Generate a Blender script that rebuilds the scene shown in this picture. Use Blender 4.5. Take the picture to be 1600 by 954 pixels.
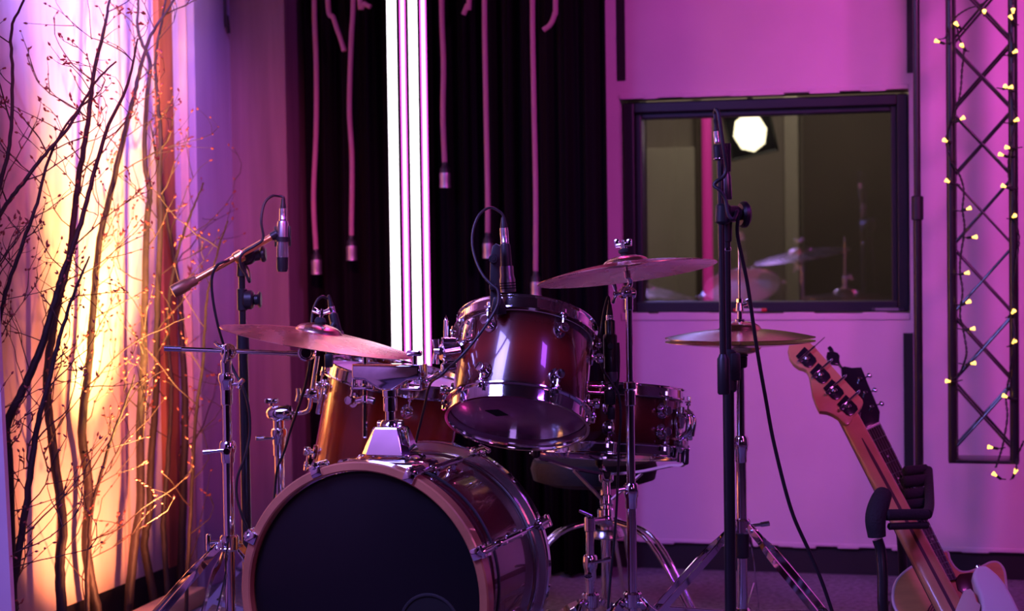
import bpy, bmesh, math, random
from mathutils import Matrix, Vector, noise

for o in list(bpy.data.objects):
    bpy.data.objects.remove(o)
S = bpy.context.scene
COL = S.collection
PI = math.pi
rad = math.radians

# ------------------------------------------------------------------ camera
F = 2889.0                                   # focal length in pixels of the 1600 wide frame
CAM = Vector((0, 0, 1.05))
CR = (Matrix.Rotation(rad(90 - 1.92), 4, 'X') @ Matrix.Rotation(rad(-0.8), 4, 'Z'))
cd = bpy.data.cameras.new('camera')
cam = bpy.data.objects.new('camera', cd)
COL.objects.link(cam)
cam.matrix_world = Matrix.Translation(CAM) @ CR
cd.sensor_width = 36
cd.lens = F * 36 / 1600
cd.clip_start = .05
cd.dof.use_dof = True
cd.dof.focus_distance = 4.1
cd.dof.aperture_fstop = 3.6
S.camera = cam

S.view_settings.view_transform = 'Standard'
S.view_settings.look = 'None'
S.view_settings.gamma = 1
S.view_settings.exposure = 0.0
S.view_settings.use_curve_mapping = False
S.cycles.use_denoising = True
S.cycles.max_bounces = 8
S.cycles.sample_clamp_indirect = 6

# ------------------------------------------------------------------ room frame, pixel rays
YAW = rad(15)
U = Vector((math.cos(YAW), -math.sin(YAW), 0))      # along the back wall, to the right
V = Vector((math.sin(YAW), math.cos(YAW), 0))       # away from the camera
Z = Vector((0, 0, 1))
R3 = CR.to_3x3()


def RM(a, b, z=0.0):
    return U * a + V * b + Z * z


ROOM = Matrix(((U.x, V.x, 0, 0), (U.y, V.y, 0, 0), (0, 0, 1, 0), (0, 0, 0, 1)))


def P(px, py, d):
    """the point seen at a pixel of the 1600x954 frame, at depth d metres"""
    return CAM + R3 @ Vector(((px - 800) / F * d, -(py - 477) / F * d, -d))


def hit(px, py, n, k):
    r = R3 @ Vector(((px - 800) / F, -(py - 477) / F, -1))
    t = (k - CAM.dot(n)) / r.dot(n)
    return CAM + r * t


def hit_a(px, py, a):
    return hit(px, py, U, a)


def hit_b(px, py, b):
    return hit(px, py, V, b)


def ab(p):
    return p.dot(U), p.dot(V)


# ------------------------------------------------------------------ lights
def area(name, loc, target, w, h, color, power, spread=180):
    l = bpy.data.lights.new(name, 'AREA')
    l.shape = 'RECTANGLE'
    l.size, l.size_y = w, h
    l.color = color
    l.energy = power
    l.spread = rad(spread)
    o = bpy.data.objects.new(name, l)
    COL.objects.link(o)
    o.location = loc
    d = Vector(target) - Vector(loc)
    o.rotation_euler = d.to_track_quat('-Z', 'Y').to_euler()
    return o


def spot(name, loc, target, color, power, angle, blend=1.0, size=.05):
    l = bpy.data.lights.new(name, 'SPOT')
    l.color = color
    l.energy = power
    l.spot_size = rad(angle)
    l.spot_blend = blend
    l.shadow_soft_size = size
    o = bpy.data.objects.new(name, l)
    COL.objects.link(o)
    o.location = loc
    d = Vector(target) - Vector(loc)
    o.rotation_euler = d.to_track_quat('-Z', 'Y').to_euler()
    return o


W = bpy.data.worlds.new('world')
S.world = W
W.use_nodes = True
W.node_tree.nodes['Background'].inputs[0].default_value = (.10, .03, .16, 1)
W.node_tree.nodes['Background'].inputs[1].default_value = .06

# coloured studio lamps, and unseen lights added for the chrome
area('stage_wash_magenta', RM(.7, 3.3, 2.55), RM(.05, 5.9, 1.5), .5, .3, (1, .10, .64), 13.5, 82)
spot('stage_spot_violet', RM(-1.70, 3.95, 2.6), RM(-2.447, 4.60, 1.85), (.32, .20, 1), 430, 50, 1.0, .12)
area('stage_wash_blue', (-1.15, 3.0, 2.16), (-.1, 4.1, .70), .7, .9, (.30, .25, 1), 16, 85)
spot('added_bounce_lilac', RM(-1.3, 1.7, 2.6), RM(-2.447, 2.3, 1.1), (.36, .18, 1), 240, 84, 1.0, .1)  # added light: turns the unseen near side wall lilac for the chrome to mirror
spot('stage_spot_rose', RM(-.9, 2.2, 2.45), RM(-2.447, 5.25, 1.0), (1, .10, .36), 330, 26, 1.0, .08)
area('added_strip_pink', RM(1.9, 2.2, 1.9), RM(-.4, 4.1, .6), .3, 1.2, (1, .14, .46), 8)  # unseen strip added for pink highlights down the chrome tubes
area('stage_wash_purple', RM(.9, 3.0, 2.5), RM(.3, 5.9, .3), .5, .5, (.40, .08, 1), 16)
area('added_fill_lilac', RM(.75, -.6, 1.9), RM(-.9, 4.0, .6), .9, .7, (.55, .28, 1), 7)  # unseen fill added near the camera for frontal lilac reflections
spot('stage_spot_pink', RM(-1.35, 5.35, 2.62), P(470, 560, 4.2), (1, .06, .50), 110, 44, 1.0, .10)
# warm floor lamps among the branches, below the frame
spot('warm_uplight', RM(-2.05, 4.45, .05), RM(-2.447, 4.70, 1.22), (1, .45, .13), 1250, 37, 1.0, .03)
spot('warm_side_light', RM(-1.98, 4.38, .05), RM(-2.447, 4.58, .46), (1, .27, .11), 90, 84, 1.0, .03)

# ------------------------------------------------------------------ materials
MATS = {}


def mat(name, col, rough=.5, metal=0.0, coat=0.0, emit=None, es=0.0, bump=0.0, bscale=40.0, var=0.0, vscale=8.0,
        stretch=(1, 1, 1), spec=.5, sheen=0.0, col2=None):
    if name in MATS:
        return MATS[name]
    m = bpy.data.materials.new(name)
    m.use_nodes = True
    nt = m.node_tree
    b = nt.nodes['Principled BSDF']
    b.inputs['Base Color'].default_value = (*col, 1)
    b.inputs['Roughness'].default_value = rough
    b.inputs['Metallic'].default_value = metal
    b.inputs['Coat Weight'].default_value = coat
    b.inputs['Coat Roughness'].default_value = .04
    b.inputs['Specular IOR Level'].default_value = spec
    if sheen:
        b.inputs['Sheen Weight'].default_value = sheen
    if emit:
        b.inputs['Emission Color'].default_value = (*emit, 1)
        b.inputs['Emission Strength'].default_value = es
    tc = nt.nodes.new('ShaderNodeTexCoord')
    mp = nt.nodes.new('ShaderNodeMapping')
    mp.inputs['Scale'].default_value = stretch
    nt.links.new(tc.outputs['Object'], mp.inputs['Vector'])
    if var or col2:
        n = nt.nodes.new('ShaderNodeTexNoise')
        n.inputs['Scale'].default_value = vscale
        n.inputs['Detail'].default_value = 5
        nt.links.new(mp.outputs[0], n.inputs['Vector'])
        r = nt.nodes.new('ShaderNodeValToRGB')
        r.color_ramp.elements[0].position = .3
        r.color_ramp.elements[1].position = .7
        c2 = col2 or tuple(min(1, c * (1 + var)) for c in col)
        c1 = col if col2 else tuple(c * (1 - var) for c in col)
        r.color_ramp.elements[0].color = (*c1, 1)
        r.color_ramp.elements[1].color = (*c2, 1)
        nt.links.new(n.outputs['Fac'], r.inputs[0])
        nt.links.new(r.outputs[0], b.inputs['Base Color'])
    if bump:
        n2 = nt.nodes.new('ShaderNodeTexNoise')
        n2.inputs['Scale'].default_value = bscale
        n2.inputs['Detail'].default_value = 4
        nt.links.new(mp.outputs[0], n2.inputs['Vector'])
        bp = nt.nodes.new('ShaderNodeBump')
        bp.inputs['Strength'].default_value = bump
        bp.inputs['Distance'].default_value = .01
        nt.links.new(n2.outputs['Fac'], bp.inputs['Height'])
        nt.links.new(bp.outputs[0], b.inputs['Normal'])
    MATS[name] = m
    return m


def burst(name, half, mid, edge, power=1.6):
    """lacquered shell whose stain goes from a warm middle to dark rims (along the shell's own axis)"""
    m = bpy.data.materials.new(name)
    m.use_nodes = True
    nt = m.node_tree
    b = nt.nodes['Principled BSDF']
    b.inputs['Roughness'].default_value = .22
    b.inputs['Coat Weight'].default_value = 1
    b.inputs['Coat Roughness'].default_value = .03
    tc = nt.nodes.new('ShaderNodeTexCoord')
    sp = nt.nodes.new('ShaderNodeSeparateXYZ')
    nt.links.new(tc.outputs['Object'], sp.inputs[0])
    ab_ = nt.nodes.new('ShaderNodeMath')
    ab_.operation = 'ABSOLUTE'
    nt.links.new(sp.outputs['Z'], ab_.inputs[0])
    dv = nt.nodes.new('ShaderNodeMath')
    dv.operation = 'DIVIDE'
    dv.inputs[1].default_value = half
    nt.links.new(ab_.outputs[0], dv.inputs[0])
    mp = nt.nodes.new('ShaderNodeMapping')
    mp.inputs['Scale'].default_value = (18, 18, 2)
    nt.links.new(tc.outputs['Object'], mp.inputs[0])
    n = nt.nodes.new('ShaderNodeTexNoise')
    n.inputs['Scale'].default_value = 3
    n.inputs['Detail'].default_value = 6
    nt.links.new(mp.outputs[0], n.inputs['Vector'])
    ad = nt.nodes.new('ShaderNodeMath')
    ad.operation = 'MULTIPLY_ADD'
    ad.inputs[1].default_value = .25
    ad.inputs[2].default_value = -.125
    nt.links.new(n.outputs['Fac'], ad.inputs[0])
    s = nt.nodes.new('ShaderNodeMath')
    s.operation = 'ADD'
    nt.links.new(dv.outputs[0], s.inputs[0])
    nt.links.new(ad.outputs[0], s.inputs[1])
    r = nt.nodes.new('ShaderNodeValToRGB')
    e = r.color_ramp.elements
    e[0].position = .05
    e[0].color = (*mid, 1)
    e[1].position = .95
    e[1].color = (*edge, 1)
    k = e.new(.5)
    k.color = (*[(x * .55 + y * .45) for x, y in zip(mid, edge)], 1)
    nt.links.new(s.outputs[0], r.inputs[0])
    nt.links.new(r.outputs[0], b.inputs['Base Color'])
    return m


def cymbal_mat(name, col, rough):
    m = mat(name, col, rough, 1.0)
    nt = m.node_tree
    b = nt.nodes['Principled BSDF']
    tc = nt.nodes.new('ShaderNodeTexCoord')
    w = nt.nodes.new('ShaderNodeTexWave')
    w.wave_type = 'RINGS'
    w.rings_direction = 'Z'
    w.inputs['Scale'].default_value = 70
    w.inputs['Distortion'].default_value = 1.5
    nt.links.new(tc.outputs['Object'], w.inputs[0])
    bp = nt.nodes.new('ShaderNodeBump')
    bp.inputs['Strength'].default_value = .12
    bp.inputs['Distance'].default_value = .002
    nt.links.new(w.outputs['Fac'], bp.inputs['Height'])
    nt.links.new(bp.outputs[0], b.inputs['Normal'])
    n = nt.nodes.new('ShaderNodeTexNoise')
    n.inputs['Scale'].default_value = 14
    nt.links.new(tc.outputs['Object'], n.inputs[0])
    r = nt.nodes.new('ShaderNodeMapRange')
    r.inputs[3].default_value = rough - .08
    r.inputs[4].default_value = rough + .12
    nt.links.new(n.outputs['Fac'], r.inputs[0])
    nt.links.new(r.outputs[0], b.inputs['Roughness'])
    return m


CHROME = mat('chrome', (.86, .86, .88), .07, 1.0)
CHROME2 = mat('dull_chrome', (.55, .55, .58), .22, 1.0)
BLACKM = mat('black_powder_coat', (.012, .012, .014), .32, 0, .3)
BLACKP = mat('black_plastic', (.014, .014, .016), .42)
RUBBER = mat('black_rubber', (.012, .012, .013), .7)
FOAM = mat('black_foam', (.016, .015, .018), .85, bump=.3, bscale=180)
FELT = mat('black_felt', (.02, .018, .02), .95)
CABLE = mat('cable_rubber', (.015, .015, .018), .45)
SILVER = mat('satin_silver', (.62, .62, .66), .32, 1.0)
SATIN = mat('satin_gunmetal', (.24, .23, .25), .36, 1.0)
WARMLIT_D = mat('warm_lit_weight_metal', (.34, .19, .10), .42, .7)  # boom counterweight: orange of the warm lamp put into its colour
WARMLIT = mat('warm_lit_boom_metal', (.85, .52, .20), .30, 1.0)  # boom tube: gold of the warm lamplight put into the metal colour
HOOPW = mat('copper_stained_hoop', (.46, .175, .085), .35, 0, .8, var=.25, vscale=6)
BRONZE = cymbal_mat('cymbal_bronze', (.78, .50, .38), .25)
BRONZE2 = cymbal_mat('hihat_bronze', (.72, .56, .28), .20)
HOOPR = mat('rear_hoop_metal', (.58, .46, .46), .22, .9)
HEADW = mat('coated_white_head', (.75, .72, .74), .5)
HEADB = mat('black_drumhead', (.008, .007, .009), .30, 0, .0, spec=.25)
HEADC = mat('smoky_drumhead', (.34, .14, .23), .25, 0, .4, var=.35, vscale=7)
BLK = mat('flat_black', (.004, .004, .004), .9)
SHELL_T = burst('burst_tom', .10, (.17, .016, .010), (.012, .003, .005))
SHELL_B = burst('burst_bass', .20, (.12, .010, .016), (.030, .005, .012))
SHELL_F = burst('burst_floor', .15, (.52, .075, .012), (.07, .010, .006))
SHELL_S = burst('burst_snare', .085, (.10, .012, .008), (.010, .002, .003))


# ------------------------------------------------------------------ mesh builder
def frame(p, zd, xh=None):
    zd = Vector(zd).normalized()
    xh = Vector(xh) if xh is not None else (Vector((0, 0, 1)) if abs(zd.z) < .9 else Vector((1, 0, 0)))
    x = (xh - zd * xh.dot(zd))
    if x.length < 1e-6:
        x = zd.orthogonal()
    x.normalize()
    y = zd.cross(x)
    p = Vector(p)
    return Matrix(((x.x, y.x, zd.x, p.x), (x.y, y.y, zd.y, p.y), (x.z, y.z, zd.z, p.z), (0, 0, 0, 1)))


def catmull(pts, sub=6):
    pts = [Vector(p) for p in pts]
    if len(pts) < 3:
        return pts
    out = []
    n = len(pts)
    for i in range(n - 1):
        p0 = pts[i - 1] if i > 0 else pts[0] * 2 - pts[1]
        p1, p2 = pts[i], pts[i + 1]
        p3 = pts[i + 2] if i + 2 < n else pts[-1] * 2 - pts[-2]
        for k in range(sub):
            t = k / sub
            out.append(.5 * ((2 * p1) + (p2 - p0) * t + (2 * p0 - 5 * p1 + 4 * p2 - p3) * t * t +
                             (3 * p1 - p0 - 3 * p2 + p3) * t ** 3))
    out.append(pts[-1])
    return out


XF = {}      # object name -> world matrix of its thing


class MB:
    def __init__(s):
        s.v, s.f = [], []

    def add(s, vs, fs, M=None):
        o = len(s.v)
        s.v += [(M @ Vector(v)) if M is not None else Vector(v) for v in vs]
        s.f += [tuple(i + o for i in f) for f in fs]
        return s

    def lathe(s, prof, M=None, n=32, closed=False, scale=(1, 1)):
        vs, fs = [], []
        k = len(prof)
        idx = []
        for (r, z) in prof:
            if r < 1e-7 and not closed:
                idx.append([len(vs)])
                vs.append((0, 0, z))
            else:
                idx.append(list(range(len(vs), len(vs) + n)))
                for i in range(n):
                    t = 2 * PI * i / n
                    vs.append((r * math.cos(t) * scale[0], r * math.sin(t) * scale[1], z))
        rng = range(k) if closed else range(k - 1)
        for j in rng:
            A, B = idx[j], idx[(j + 1) % k]
            for i in range(n):
                i2 = (i + 1) % n
                a, b = A[i % len(A)], A[i2 % len(A)]
                c, d = B[i2 % len(B)], B[i % len(B)]
                q = []
                for w in (a, b, c, d):
                    if w not in q:
                        q.append(w)
                if len(q) > 2:
                    fs.append(tuple(q))
        if not closed:
            if len(idx[0]) > 1:
                fs.append(tuple(reversed(idx[0])))
            if len(idx[-1]) > 1:
                fs.append(tuple(idx[-1]))
        return s.add(vs, fs, M)

    def cyl(s, p0, p1, r, r1=None, n=16, bev=None):
        p0, p1 = Vector(p0), Vector(p1)
        r1 = r if r1 is None else r1
        L = (p1 - p0).length
        b = min(r, r1, L) * .18 if bev is None else bev
        M = frame(p0, p1 - p0)
        return s.lathe([(r - b, 0), (r, b), (r1, L - b), (r1 - b, L)], M, n)

    def tube(s, pts, r, n=10, sub=0, cap=True):
        pts = catmull(pts, sub) if sub else [Vector(p) for p in pts]
        q = [pts[0]]
        for p in pts[1:]:
            if (p - q[-1]).length > 1e-6:
                q.append(p)
        pts = q
        m = len(pts)
        rr = (lambda t: r(t)) if callable(r) else (lambda t: r)
        tan = [(pts[min(i + 1, m - 1)] - pts[max(i - 1, 0)]).normalized() for i in range(m)]
        x = tan[0].orthogonal().normalized()
        vs, fs = [], []
        for i in range(m):
            t = tan[i]
            x = (x - t * x.dot(t))
            x = x.normalized() if x.length > 1e-6 else t.orthogonal().normalized()
            y = t.cross(x)
            ri = rr(i / max(1, m - 1))
            for j in range(n):
                a = 2 * PI * j / n
                vs.append(pts[i] + x * (ri * math.cos(a)) + y * (ri * math.sin(a)))
        for i in range(m - 1):
            for j in range(n):
                j2 = (j + 1) % n
                fs.append((i * n + j, i * n + j2, (i + 1) * n + j2, (i + 1) * n + j))
        if cap:
            fs.append(tuple(reversed(range(n))))
            fs.append(tuple(range((m - 1) * n, m * n)))
        return s.add(vs, fs)

    def strip(s, pts, w, t, side, sub=6):
        """flat bar along a path, width w along `side`, thickness t"""
        pts = catmull(pts, sub) if sub else [Vector(p) for p in pts]
        m = len(pts)
        vs, fs = [], []
        side = Vector(side)
        for i in range(m):
            tan = (pts[min(i + 1, m - 1)] - pts[max(i - 1, 0)]).normalized()
            sd = (side - tan * side.dot(tan)).normalized()
            nn = tan.cross(sd)
            for (a, b) in ((-1, -1), (1, -1), (1, 1), (-1, 1)):
                vs.append(pts[i] + sd * (a * w / 2) + nn * (b * t / 2))
        for i in range(m - 1):
            for j in range(4):
                j2 = (j + 1) % 4
                fs.append((i * 4 + j, i * 4 + j2, i * 4 + 4 + j2, i * 4 + 4 + j))
        fs.append((3, 2, 1, 0))
        fs.append(tuple(range(m * 4 - 4, m * 4)))
        return s.add(vs, fs)

    def bmesh_add(s, bm, M=None):
        bm.verts.index_update()
        s.add([v.co.copy() for v in bm.verts], [[v.index for v in f.verts] for f in bm.faces], M)
        bm.free()
        return s

    def box(s, sx, sy, sz, M=None, bev=0.0, seg=2):
        bm = bmesh.new()
        bmesh.ops.create_cube(bm, size=1)
        for v in bm.verts:
            v.co = Vector((v.co.x * sx, v.co.y * sy, v.co.z * sz))
        if bev:
            bmesh.ops.bevel(bm, geom=list(bm.edges), offset=bev, segments=seg, profile=.5, affect='EDGES')
        return s.bmesh_add(bm, M)

    def rbox(s, a0, a1, b0, b1, z0, z1, bev=0.0):
        """box in room coordinates"""
        M = Matrix.Translation(RM((a0 + a1) / 2, (b0 + b1) / 2, (z0 + z1) / 2)) @ ROOM
        return s.box(abs(a1 - a0), abs(b1 - b0), abs(z1 - z0), M, bev)

    def poly(s, pts, th, nrm, bev=0.0, seg=2):
        """planar outline (3D points) extruded by th along nrm, centred on the outline"""
        bm = bmesh.new()
        nrm = Vector(nrm).normalized()
        vs = [bm.verts.new(Vector(p) - nrm * th / 2) for p in pts]
        f = bm.faces.new(vs)
        g = bmesh.ops.extrude_face_region(bm, geom=[f])
        nv = [e for e in g['geom'] if isinstance(e, bmesh.types.BMVert)]
        for v in nv:
            v.co += nrm * th
        bmesh.ops.recalc_face_normals(bm, faces=bm.faces)
        if bev:
            ed = [e for e in bm.edges if abs((e.verts[1].co - e.verts[0].co).dot(nrm)) < th * .5]
            bmesh.ops.bevel(bm, geom=ed, offset=bev, segments=seg, profile=.5, affect='EDGES')
        big = [f for f in bm.faces if len(f.verts) > 4]
        bmesh.ops.triangulate(bm, faces=big)
        return s.bmesh_add(bm)

    def sphere(s, c, r, n=16, sc=(1, 1, 1), M=None):
        k = max(6, n // 2)
        prof = [(r * math.sin(PI * i / k), -r * math.cos(PI * i / k)) for i in range(k + 1)]
        prof[0] = (0, -r)
        prof[-1] = (0, r)
        T = Matrix.Translation(Vector(c)) @ (M or Matrix()) @ Matrix.Diagonal((*sc, 1))
        return s.lathe(prof, T, n)

    def build(s, name, m, parent=None, local=False, smooth=38, **props):
        me = bpy.data.meshes.new(name)
        if parent is not None and not local:
            inv = XF[parent.name].inverted()
            vs = [tuple(inv @ Vector(v)) for v in s.v]
        else:
            vs = [tuple(v) for v in s.v]
        me.from_pydata(vs, [], s.f)
        me.validate()
        bm = bmesh.new()
        bm.from_mesh(me)
        bmesh.ops.recalc_face_normals(bm, faces=bm.faces)
        bm.to_mesh(me)
        bm.free()
        if smooth:
            me.polygons.foreach_set('use_smooth', [True] * len(me.polygons))
            me.set_sharp_from_angle(angle=rad(smooth))
        me.materials.append(m)
        o = bpy.data.objects.new(name, me)
        COL.objects.link(o)
        if parent is not None:
            o.parent = parent
            XF[o.name] = XF[parent.name]
        for k, w in props.items():
            o[k] = w
        return o


def thing(name, label, cat, M=None, group=None):
    o = bpy.data.objects.new(name, None)
    o.empty_display_size = .1
    COL.objects.link(o)
    M = M if isinstance(M, Matrix) else Matrix.Translation(Vector(M) if M is not None else Vector())
    o.matrix_world = M
    XF[o.name] = M
    o['label'], o['category'] = label, cat
    if group:
        o['group'] = group
    return o


def tag(o, label, cat, group=None, kind=None):
    o['label'], o['category'] = label, cat
    if group:
        o['group'] = group
    if kind:
        o['kind'] = kind
    return o


def solo(mb, name, m, label, cat, origin, group=None, smooth=38):
    """a thing that is one mesh"""
    T = Matrix.Translation(Vector(origin))
    mb.v = [Vector(v) - Vector(origin) for v in mb.v]
    o = mb.build(name, m, smooth=smooth)
    o.location = origin
    XF[o.name] = T
    return tag(o, label, cat, group)


def struct(mb, name, m, smooth=0):
    o = mb.build(name, m, smooth=smooth)
    o['kind'] = 'structure'
    XF[o.name] = Matrix()
    return o


def PP(lst, d):
    return [P(x, y, d) for x, y in lst]


def loft(mb, secs):
    vs, fs = [], []
    k = len(secs[0])
    for s_ in secs:
        vs += s_
    for i in range(len(secs) - 1):
        for j in range(k):
            j2 = (j + 1) % k
            fs.append((i * k + j, i * k + j2, i * k + k + j2, i * k + k + j))
    fs.append(tuple(reversed(range(k))))
    fs.append(tuple(range((len(secs) - 1) * k, len(secs) * k)))
    mb.add(vs, fs)

# ------------------------------------------------------------------ the room
A_S = -2.447                       # side wall plane (a)
B_W = 5.82                         # back wall plane (b)
CEIL = 2.75
PLINTH = .092
PLASTER = mat('painted_plaster', (.62, .46, .57), .75, var=.10, vscale=2.2, bump=.10, bscale=25)
PLASTER_L = mat('painted_board', (.66, .58, .66), .7, var=.06, vscale=3, bump=.05, bscale=30)
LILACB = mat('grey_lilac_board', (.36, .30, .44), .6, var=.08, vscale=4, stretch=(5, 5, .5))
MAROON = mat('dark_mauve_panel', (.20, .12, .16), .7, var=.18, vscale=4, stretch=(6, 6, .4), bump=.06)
CANVAS = mat('primed_canvas', (.74, .62, .52), .85, var=.14, vscale=3.0, stretch=(4, 4, .6), bump=.25, bscale=6)
PALEWOOD = mat('pale_planed_wood', (.62, .45, .36), .6, var=.12, vscale=5, stretch=(6, 6, .5), bump=.05)
PLANK = mat('pine_batten', (.60, .42, .30), .6, var=.15, vscale=4, stretch=(1, 1, 8), bump=.05)
REDWOOD = mat('red_brown_timber', (.30, .10, .05), .6, var=.2, vscale=4, stretch=(8, 8, .6), bump=.08)
DARKB = mat('black_skirting', (.012, .010, .014), .5)
CONCRETE = mat('speckled_floor', (.16, .15, .19), .8, var=.45, vscale=60, bump=.2, bscale=120)
CEILM = mat('dark_ceiling', (.05, .045, .05), .9)
DARKWALL = mat('dark_studio_wall', (.10, .08, .10), .9)

p = hit_a(284, 477, A_S)
B_FIN = ab(p)[1]                   # front of the timber return at the end of the side wall
A_FIN = ab(hit_b(311, 477, B_FIN))[0]
A_MID = ab(hit_b(299, 477, B_FIN))[0]
B_PAN = ab(hit_a(367, 477, A_FIN))[1]
A_PAN = ab(hit_b(452, 477, B_PAN))[0]
B_CUR = ab(hit_a(470, 477, A_PAN))[1]         # curtain plane
A_R0 = ab(hit_b(949, 300, B_W))[0]          # right edge of the black recess
A_END = 2.5
WX0 = ab(hit_b(969, 320, B_W))[0]
WX1 = ab(hit_b(1421, 320, B_W))[0]
WZ1 = hit_b(1200, 146, B_W).z
WZ0 = hit_b(1200, 490, B_W).z
import sys
print('ROOM', B_CUR, B_FIN, A_FIN, B_PAN, A_PAN, A_R0, WX0, WX1, WZ0, WZ1, file=sys.stderr)

struct(MB().rbox(-3.4, 3.2, -2.2, 6.3, -.06, 0), 'floor', CONCRETE)
struct(MB().rbox(-3.4, 3.2, -2.2, 6.3, CEIL, CEIL + .08), 'ceiling', CEILM)
# side wall on the left
struct(MB().rbox(A_S - .12, A_S, -2.2, B_W + .3, PLINTH, CEIL), 'wall_left', CANVAS)
struct(MB().rbox(A_S - .12, A_S - .012, -2.2, B_W + .2, 0, PLINTH), 'baseboard_left', DARKB)
# back wall: pink plaster right of the black recess, with the window opening
w = MB()
w.rbox(A_R0, WX0, B_W, B_W + .14, PLINTH, CEIL)
w.rbox(WX0, WX1, B_W, B_W + .14, PLINTH, WZ0)
w.rbox(WX0, WX1, B_W, B_W + .14, WZ1, CEIL)
w.rbox(WX1, A_END, B_W, B_W + .14, PLINTH, CEIL)
struct(w, 'wall_back', PLASTER)
# ragged plaster lip above the skirting and round the window
w = MB()
rnd = random.Random(4)
a = A_R0
while a < A_END:
    l = rnd.uniform(.03, .09)
    w.rbox(a, a + l, B_W - .004, B_W + .02, PLINTH - rnd.uniform(.003, .012), PLINTH + .006, .003)
    a += l * .9
a = WX0
while a < WX1:
    l = rnd.uniform(.04, .10)
    w.rbox(a, min(a + l, WX1), B_W - .005, B_W + .02, WZ0 - .02, WZ0 + rnd.uniform(0, .006), .003)
    w.rbox(a, min(a + l, WX1), B_W - .003, B_W + .02, WZ1 - rnd.uniform(0, .006), WZ1 + .015, .003)
    a += l * .9
z = WZ0
struct(w, 'trim_1', PLASTER)
struct(MB().rbox(A_R0, A_END, B_W + .012, B_W + .1, 0, PLINTH), 'baseboard_back', DARKB)
# dark joints between the acoustic wall panels
w = MB()
x0 = ab(hit_b(964, 60, B_W))[0]
x1 = ab(hit_b(977, 60, B_W))[0]
w.rbox(x0, x1, B_W - .004, B_W + .01, hit_b(970, 126, B_W).z, CEIL)
x0 = ab(hit_b(1417, 60, B_W))[0]
x1 = ab(hit_b(1431, 60, B_W))[0]
w.rbox(x0, x1, B_W - .004, B_W + .01, hit_b(1424, 114, B_W).z, CEIL)
x0 = ab(hit_b(1412, 600, B_W))[0]
x1 = ab(hit_b(1427, 600, B_W))[0]
w.rbox(x0, x1, B_W - .004, B_W + .01, PLINTH, hit_b(1420, 520, B_W).z)
struct(w, 'trim_2', DARKB)
# panel left of the recess, and the recess itself
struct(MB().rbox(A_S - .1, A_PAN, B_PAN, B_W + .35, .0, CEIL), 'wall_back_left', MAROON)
struct(MB().rbox(A_PAN - .05, A_R0 + .05, B_W + .30, B_W + .42, 0, CEIL), 'wall_recess', DARKWALL)
# rest of the studio, out of the frame
struct(MB().rbox(A_END, A_END + .1, -2.2, B_W + .3, 0, CEIL), 'wall_right', DARKWALL)
struct(MB().rbox(-3.4, 3.2, -2.3, -2.2, 0, CEIL), 'wall_front', DARKWALL)

# timber return closing the side wall: pink board, lilac board
struct(MB().rbox(A_S - .02, A_MID - .001, B_FIN, B_FIN + .05, 0, CEIL, .004), 'trim_3', PALEWOOD)
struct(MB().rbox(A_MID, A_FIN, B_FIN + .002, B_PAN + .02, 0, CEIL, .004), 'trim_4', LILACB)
# battens and panel strips on the side wall
def side_strip(name, px0, px1, py, th, m):
    b0, b1 = ab(hit_a(px0, py, A_S))[1], ab(hit_a(px1, py, A_S))[1]
    struct(MB().rbox(A_S - .01, A_S + th, b0, b1, PLINTH, CEIL, .004), name, m)
side_strip('trim_5', 186, 192, 477, .012, PALEWOOD)
side_strip('trim_6', 192, 246, 477, .006, PLASTER_L)
side_strip('trim_7', 246, 268, 477, .022, REDWOOD)
side_strip('trim_8', 268, 284, 477, .008, PLASTER_L)
# lilac board leaning at the far left
DL = 4.34
e0, e1 = P(7, 675, DL), P(21, 954, DL)
k = (e1.z + .0) / (e0.z - e1.z)
bt = e1 + (e1 - e0) * k
tp = e0 + (e0 - e1) * 2.2
MBX = MB()
lx = Vector((1, 0, 0))
MBX.poly([bt, tp, tp - lx * .05, Vector((bt.x - .06, bt.y, bt.z))], .03, (0, 1, 0), .003)
solo(MBX, 'leaning_board', PLASTER_L, 'lilac-lit board leaning at the far left edge of the picture', 'board', bt, smooth=30)
# pine batten lying along the foot of the side wall
q0, q1 = hit(201, 949, Z, .05), hit(287, 909, Z, .05)
e = (q1 - q0).normalized()
sd = Vector((e.y, -e.x, 0))
M = frame((q0 + q1) / 2 + sd * .060 + Z * -.025 - e * .36, e, Z)
tag(MB().box(.05, .07, (q1 - q0).length + .6, M, .004).build('floor_batten', PLANK),
    'pale pine batten lying on the floor at the foot of the branches', 'batten')

# ------------------------------------------------------------------ control room behind the window
OLIVE = mat('olive_paint', (.25, .21, .17), .8, var=.12, vscale=2)
OLIVE2 = mat('pale_olive_panel', (.44, .40, .31), .8, var=.1, vscale=3)
BROWNW = mat('dark_brown_panel', (.10, .075, .055), .7, var=.2, vscale=2)
BC = 7.9
w = MB()
w.rbox(-2.4, 1.2, BC, BC + .1, 0, CEIL)
struct(w, 'wall_control_room', OLIVE)
struct(MB().rbox(-2.5, -2.4, B_W + .45, BC, 0, CEIL).rbox(1.2, 1.3, B_W + .14, BC, 0, CEIL), 'wall_control_room_sides', BROWNW)
struct(MB().rbox(-2.4, 1.2, B_W + .45, BC, -.05, 0), 'floor_control_room', BROWNW)
def bc_strip(name, px0, px1, m, th, z0=0, z1=CEIL):
    x0, x1 = ab(hit_b(px0, 320, BC - th))[0], ab(hit_b(px1, 320, BC - th))[0]
    struct(MB().rbox(x0, x1, BC - th, BC + .01, z0, z1, .004), name, m)
bc_strip('trim_10', 1003, 1086, OLIVE2, .05, 0, hit_b(1040, 232, BC).z)
bc_strip('trim_11', 1226, 1248, OLIVE2, .06)
bc_strip('trim_12', 1255, 1410, BROWNW, .03)
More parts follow.
